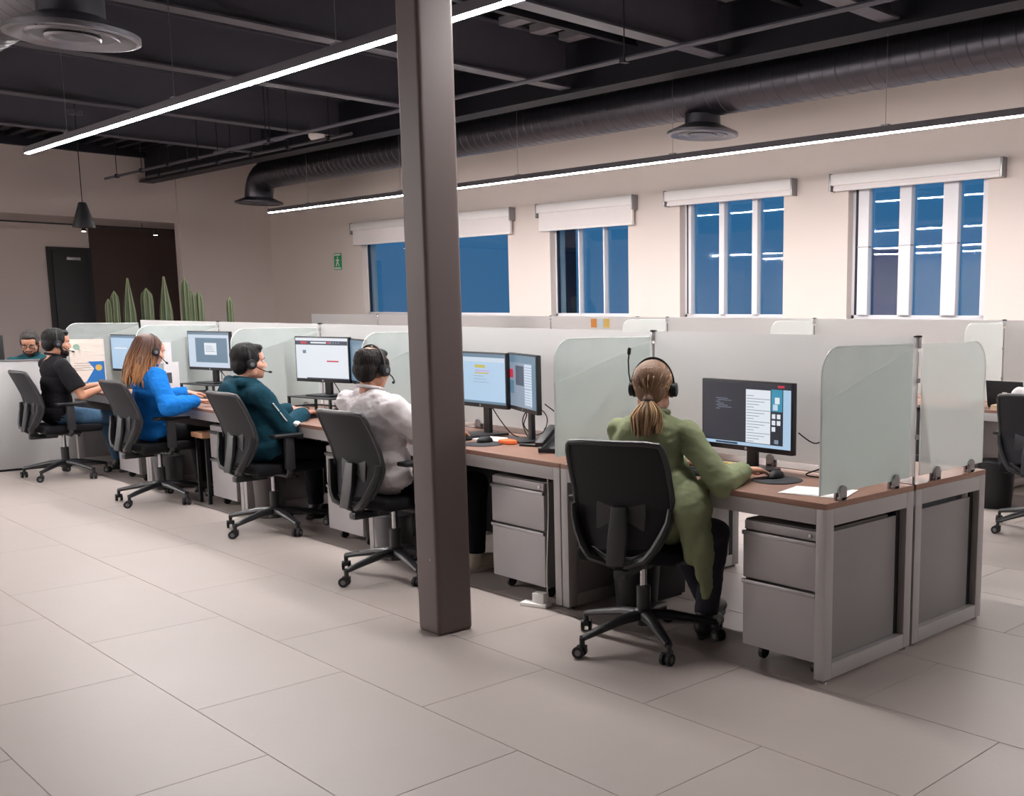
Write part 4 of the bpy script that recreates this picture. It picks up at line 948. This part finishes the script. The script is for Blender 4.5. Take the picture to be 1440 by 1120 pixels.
def pulled_hair(p):
    HP, HM, hub = p['HP'], p['HM'], p['hub']; tie = HP(0, -.118, -.055)
    Q = [ell_prim(HP(0, -.02, .04), (.083, .098, .085), HM), ell_prim(HP(0, -.065, -.01), (.07, .05, .065), HM), ell_prim(tie, (.022, .022, .022))]
    inv = HM.transposed(); Hc = p['Hc']
    hm = mat('brown_hair_base', '#7a5a42', .5, var=.3, stretch=(20, 20, 4), bump=.5, bscale=6)
    ho = blob('hair', Q, .007, hm, p['t'], 3, None, hub, lambda c: not ((inv @ (c-Hc)).y > .06 and (inv @ (c-Hc)).z < .07))
    S = MB()
    for i in range(150):
        th = random.uniform(-pi*.5, pi*1.5); ph_ = random.uniform(.15, 1.0)
        # start on hairline / crown, follow the skull to the tie
        a0 = V((cos(th)*.075, .03+sin(th)*.045, .05+.05*random.random())); pts = []
        e0 = (inv @ (tie-Hc))
        for j in range(9):
            s = j/8; q = a0.lerp(e0, s); c = V((0, -.018, .03)); d = q-c; d = V((d.x/.086, d.y/.102, d.z/.09)); d.normalize()
            on = c+V((d.x*.086, d.y*.102, d.z*.09)); kk = max(0, (s-.75)/.25); q2 = on.lerp(e0+V((random.uniform(-.008, .008), 0, random.uniform(-.008, .008))), kk); pts.append(HP(*q2)-hub)
        kk = random.random(); cc = hcol('#6a4a36', '#cfaa7e', kk*kk)
        S.tube(pts, [.0025]+[.0042]*7+[.003], 5, colr=cc)
    S.build('hair_strands', hmat, ho, smooth=True)['kind'] = 'stuff'
    S = MB()
    for i in range(190):
        a = random.uniform(0, 2*pi); r0 = random.uniform(.0, .022); sp_ = random.uniform(.3, 1.0); lng = random.uniform(.10, .155); pts = []
        for j in range(9):
            s = j/8; bul = sin(min(1, s*1.25)*pi*.62)*.068*sp_; x = cos(a)*(r0*(1-s)+bul); y = -.118-.012*s+sin(a)*(r0*(1-s)+bul*.65)-.010*s; z = -.055-lng*s+.01*sin(s*7+a)*s
            pts.append(HP(x, y, z)-hub)
        kk = random.random(); cc = hcol('#6d4b34', '#d8b488', kk)
        S.tube(pts, [.003, .0042, .0045, .0045, .0045, .0042, .004, .003, .0015], 5, colr=cc)
    S.build('ponytail', hmat, ho, smooth=True)['kind'] = 'stuff'
    MB().tube([tie-hub+p['HM'] @ V((cos(a)*.021, sin(a)*.021, .0)) for a in [2*pi*i/14 for i in range(15)]], .006, 6).build('hair_tie', m_black, ho, smooth=True)
pulled_hair(p1)
headset(p1, 'black headset with raised microphone on the olive jacket person', -1, 'up')

# --- person in the white shirt ---
p2 = person('person in a white shirt with short thinning dark hair', (-2.92, -.20), rad(6), (-2.925, -.315, 1.07), rad(20), rad(-6), ((-2.80, .14, .80), (-3.06, .16, .80)), ((-2.66, .16), (-3.02, .25)),
    dict(topm=m_whitet, pantm=m_blackp, shoem=m_shoe_w, hairm=hair_dk, sleeve='short', loose=.034, wr=.010, shoulder=.195, k=1.05, flare=.7, back=.04))
short_hair(p2, hair_dk, 0, (.0, -.035, 0, .042)); headset(p2, 'black headset on the person in the white shirt', 1)
# --- person in the teal hoodie ---
def hood(L):
    neck, R, F, U = L['neck'], L['R'], L['F'], L['U']
    return [cap_prim(neck-F*.07-R*.08-U*.005, .036, neck-F*.09-U*.035, .046), cap_prim(neck-F*.07+R*.08-U*.005, .036, neck-F*.09-U*.035, .046), cap_prim(neck+F*.03-R*.08-U*.015, .028, neck-F*.07-R*.08-U*.005, .034), cap_prim(neck+F*.03+R*.08-U*.015, .028, neck-F*.07+R*.08-U*.005, .034), ell_prim(neck-F*.12-U*.07, (.10, .05, .07), rotm(R, F, U))]
p3 = person('person in a teal hoodie with dark hair seen in profile', (-4.66, -.09), rad(3), (-4.70, -.225, 1.035), rad(-8), rad(2), ((-4.62, .14, .80), (-4.92, .2, .80)), ((-4.5, .3), (-4.85, .3)),
    dict(topm=m_tealh, pantm=m_blackp, shoem=m_shoe_b, hairm=hair_bk, sleeve='long', loose=.030, wr=.009, shoulder=.175, k=1.03, extra=hood, flare=.6, back=.06, skin=SKIN_PINK))
short_hair(p3, hair_bk, .008, None, .012); headset(p3, 'black headset on the person in the teal hoodie', 1)
J = p3['J']; e, s_ = J['eR'], J['sR']
dv = (e-s_).normalized(); outw = (p3['R']*.9+p3['U']*.25-p3['F']*.1); outw = (outw-dv*outw.dot(dv)).normalized()
prt = MB()
for a_, b_ in ((.30, .52), (.56, .80)):
    prt.tube([s_.lerp(e, a_+(b_-a_)*i/5)+outw*(.083-.012*(a_+(b_-a_)*i/5))-p3['hub'] for i in range(6)], .012, 8, flat=.35)
prt.tube([e.lerp(J['wR'], .10)+outw*.074+p3['U']*.01-p3['hub'], e.lerp(J['wR'], .25)+outw*.07+p3['U']*.01-p3['hub']], .026, 8, flat=.5)
prt.build('sleeve_print', m_white, p3['t'], smooth=True)
# --- person in the blue blouse ---
p4 = person('person in a bright blue blouse with long wavy brown hair', (-6.41, -.185), rad(4), (-6.39, -.235, 1.075), rad(8), rad(-14), ((-6.13, .02, .80), (-6.60, .14, .83)), ((-6.36, .2), (-6.62, .22)),
    dict(topm=m_bluev, pantm=m_blackp, shoem=m_shoe_b, hairm=hair_dk, sleeve='long', loose=.036, wr=.012, shoulder=.16, k=.98, flare=.8, skin=SKIN_PINK, hdR=(.1, 1, 0)))
def long_hair(p):
    HP, HM, hub = p['HP'], p['HM'], p['hub']; inv = HM.transposed(); Hc = p['Hc']
    Q = [ell_prim(HP(0, -.018, .04), (.086, .10, .088), HM), ell_prim(HP(0, -.06, -.02), (.088, .06, .1), HM), ell_prim(HP(0, -.085, -.12), (.095, .045, .12), HM)]
    for s in (-1, 1): Q.append(ell_prim(HP(s*.075, .0, -.03), (.02, .04, .09), HM))
    hm = mat('dark_brown_hair', '#4d2f24', .5, var=.3, stretch=(20, 20, 4), bump=.5, bscale=6)
    ho = blob('hair', Q, .007, hm, p['t'], 3, (.005, 26, (1, 1, .4)), hub, lambda c: not ((inv @ (c-Hc)).y > .062 and (inv @ (c-Hc)).z < .07))
    S = MB()
    for i in range(230):
        th = random.uniform(pi*.92, pi*2.08); r_ = random.uniform(.85, 1.08); lng = random.uniform(.2, .34); ph_ = random.uniform(0, 6); pts = []; n = 11; cs = []
        for j in range(n):
            s = j/(n-1)
            if s < .3: a = (s/.3)*pi/2*1.0; x, y, z = .088*cos(th)*sin(a)*r_, -.015+.106*sin(th)*sin(a)*r_, .035+.092*cos(a)*1.02
            else:
                q = (s-.3)/.7; x = (.088*r_+.02*q)*cos(th)+.012*sin(q*8+ph_)*q; y = -.015+(.106*r_+.03*sin(q*pi*.7))*sin(th)-.0+.010*cos(q*7+ph_)*q; z = .035-lng*q
            pts.append(HP(x, y, z)-hub)
        k0 = len(S.v); S.tube(pts, [.003]+[.0052]*(n-2)+[.002], 5, colr=(0, 0, 0, 1)); kk = random.random()
        for j in range(n):
            g = max(0, (j/(n-1)-.35)/.65)**1.1*(.35+.65*kk)
            for q in range(5): S.c[k0+j*5+q] = hcol('#4b2c20', '#c58a55', g)
    S.build('hair_strands', hmat, ho, smooth=True)['kind'] = 'stuff'
long_hair(p4); headset(p4, 'black headset on the person in the blue blouse', 1)
# --- person in the black shirt ---
p5 = person('person in a black shirt and jeans with dark beard in profile', (-8.33, -.30), rad(2), (-8.31, -.33, 1.09), rad(-4), rad(-4), ((-8.2, .01, .80), (-8.5, .06, .80)), ((-8.24, .18), (-8.5, .2)),
    dict(topm=m_blackt, pantm=m_jean2, shoem=m_shoe_b, hairm=hair_bk, sleeve='short', loose=.022, wr=.007, shoulder=.185, k=1.04, flare=.6, hdR=(.2, 1, 0)))
short_hair(p5, hair_bk, .006, None, .01); headset(p5, 'black headset on the bearded person in the black shirt', 1)
def beard(p, m):
    HP, HM, hub = p['HP'], p['HM'], p['hub']; inv = HM.transposed(); Hc = p['Hc']
    Q = [ell_prim(HP(0, .042, -.078), (.056, .056, .04), HM), ell_prim(HP(0, .072, -.09), (.034, .03, .03), HM), cap_prim(HP(-.024, .093, -.046), .007, HP(.024, .093, -.046), .007)]
    for s in (-1, 1): Q.append(cap_prim(HP(s*.068, .012, -.01), .008, HP(s*.052, .035, -.075), .018))
    blob('beard', Q, .005, m, p['t'], 1, (.002, 60, (1, 1, 1)), hub, lambda c: not (-.066 < (inv @ (c-Hc)).z < -.052 and (inv @ (c-Hc)).y > .085))
beard(p5, hair_bk)
# --- bearded person with glasses behind the partition ---
p6 = person('person with glasses and beard looking down behind the low partition', (-9.86, -.06), rad(-112), (-9.86, -.085, 1.055), rad(-118), rad(-22), ((-9.5, -.4, .80), (-9.5, -.05, .80)), ((-9.6, -.35), (-9.6, -.02)),
    dict(topm=m_teal2, pantm=m_blackp, shoem=m_shoe_b, hairm=hair_gr, sleeve='long', loose=.02))
short_hair(p6, hair_gr, .004, None, .004); beard(p6, hair_bk)
gl = thing('glasses', 'black rimmed glasses on the bearded person', 'glasses', p6['Hc'])
for s in (-1, 1):
    MB().tube([p6['HP'](s*.033+.024*cos(a), .103, .003+.018*sin(a))-p6['Hc'] for a in [2*pi*i/18 for i in range(19)]], .0028, 6).build('rim', m_black, gl, smooth=True)
    MB().tube([p6['HP'](s*.057, .1, .006)-p6['Hc'], p6['HP'](s*.078, .06, .01)-p6['Hc'], p6['HP'](s*.082, .0, .006)-p6['Hc']], .0025, 6).build('temple', m_black, gl)
MB().tube([p6['HP'](-.01, .105, .008)-p6['Hc'], p6['HP'](.01, .105, .008)-p6['Hc']], .0025, 6).build('bridge', m_black, gl)
chair('black mesh office chair of the person behind the partition', -9.86, -.06, rad(-112), rad(10))
# --- person at the right edge on the second row ---
p7 = person('person in a pale shirt seated at the second row', (-.76, 3.50), rad(8), (-.72, 3.42, 1.02), rad(8), rad(-10), ((-.6, 4.1, .80), (-.9, 4.1, .80)), ((-.6, 4.0), (-.9, 4.0)),
    dict(topm=m_whitet, pantm=m_blackp, shoem=m_shoe_b, hairm=hair_dk, sleeve='long', loose=.03, vox=.009))
short_hair(p7, hair_dk)
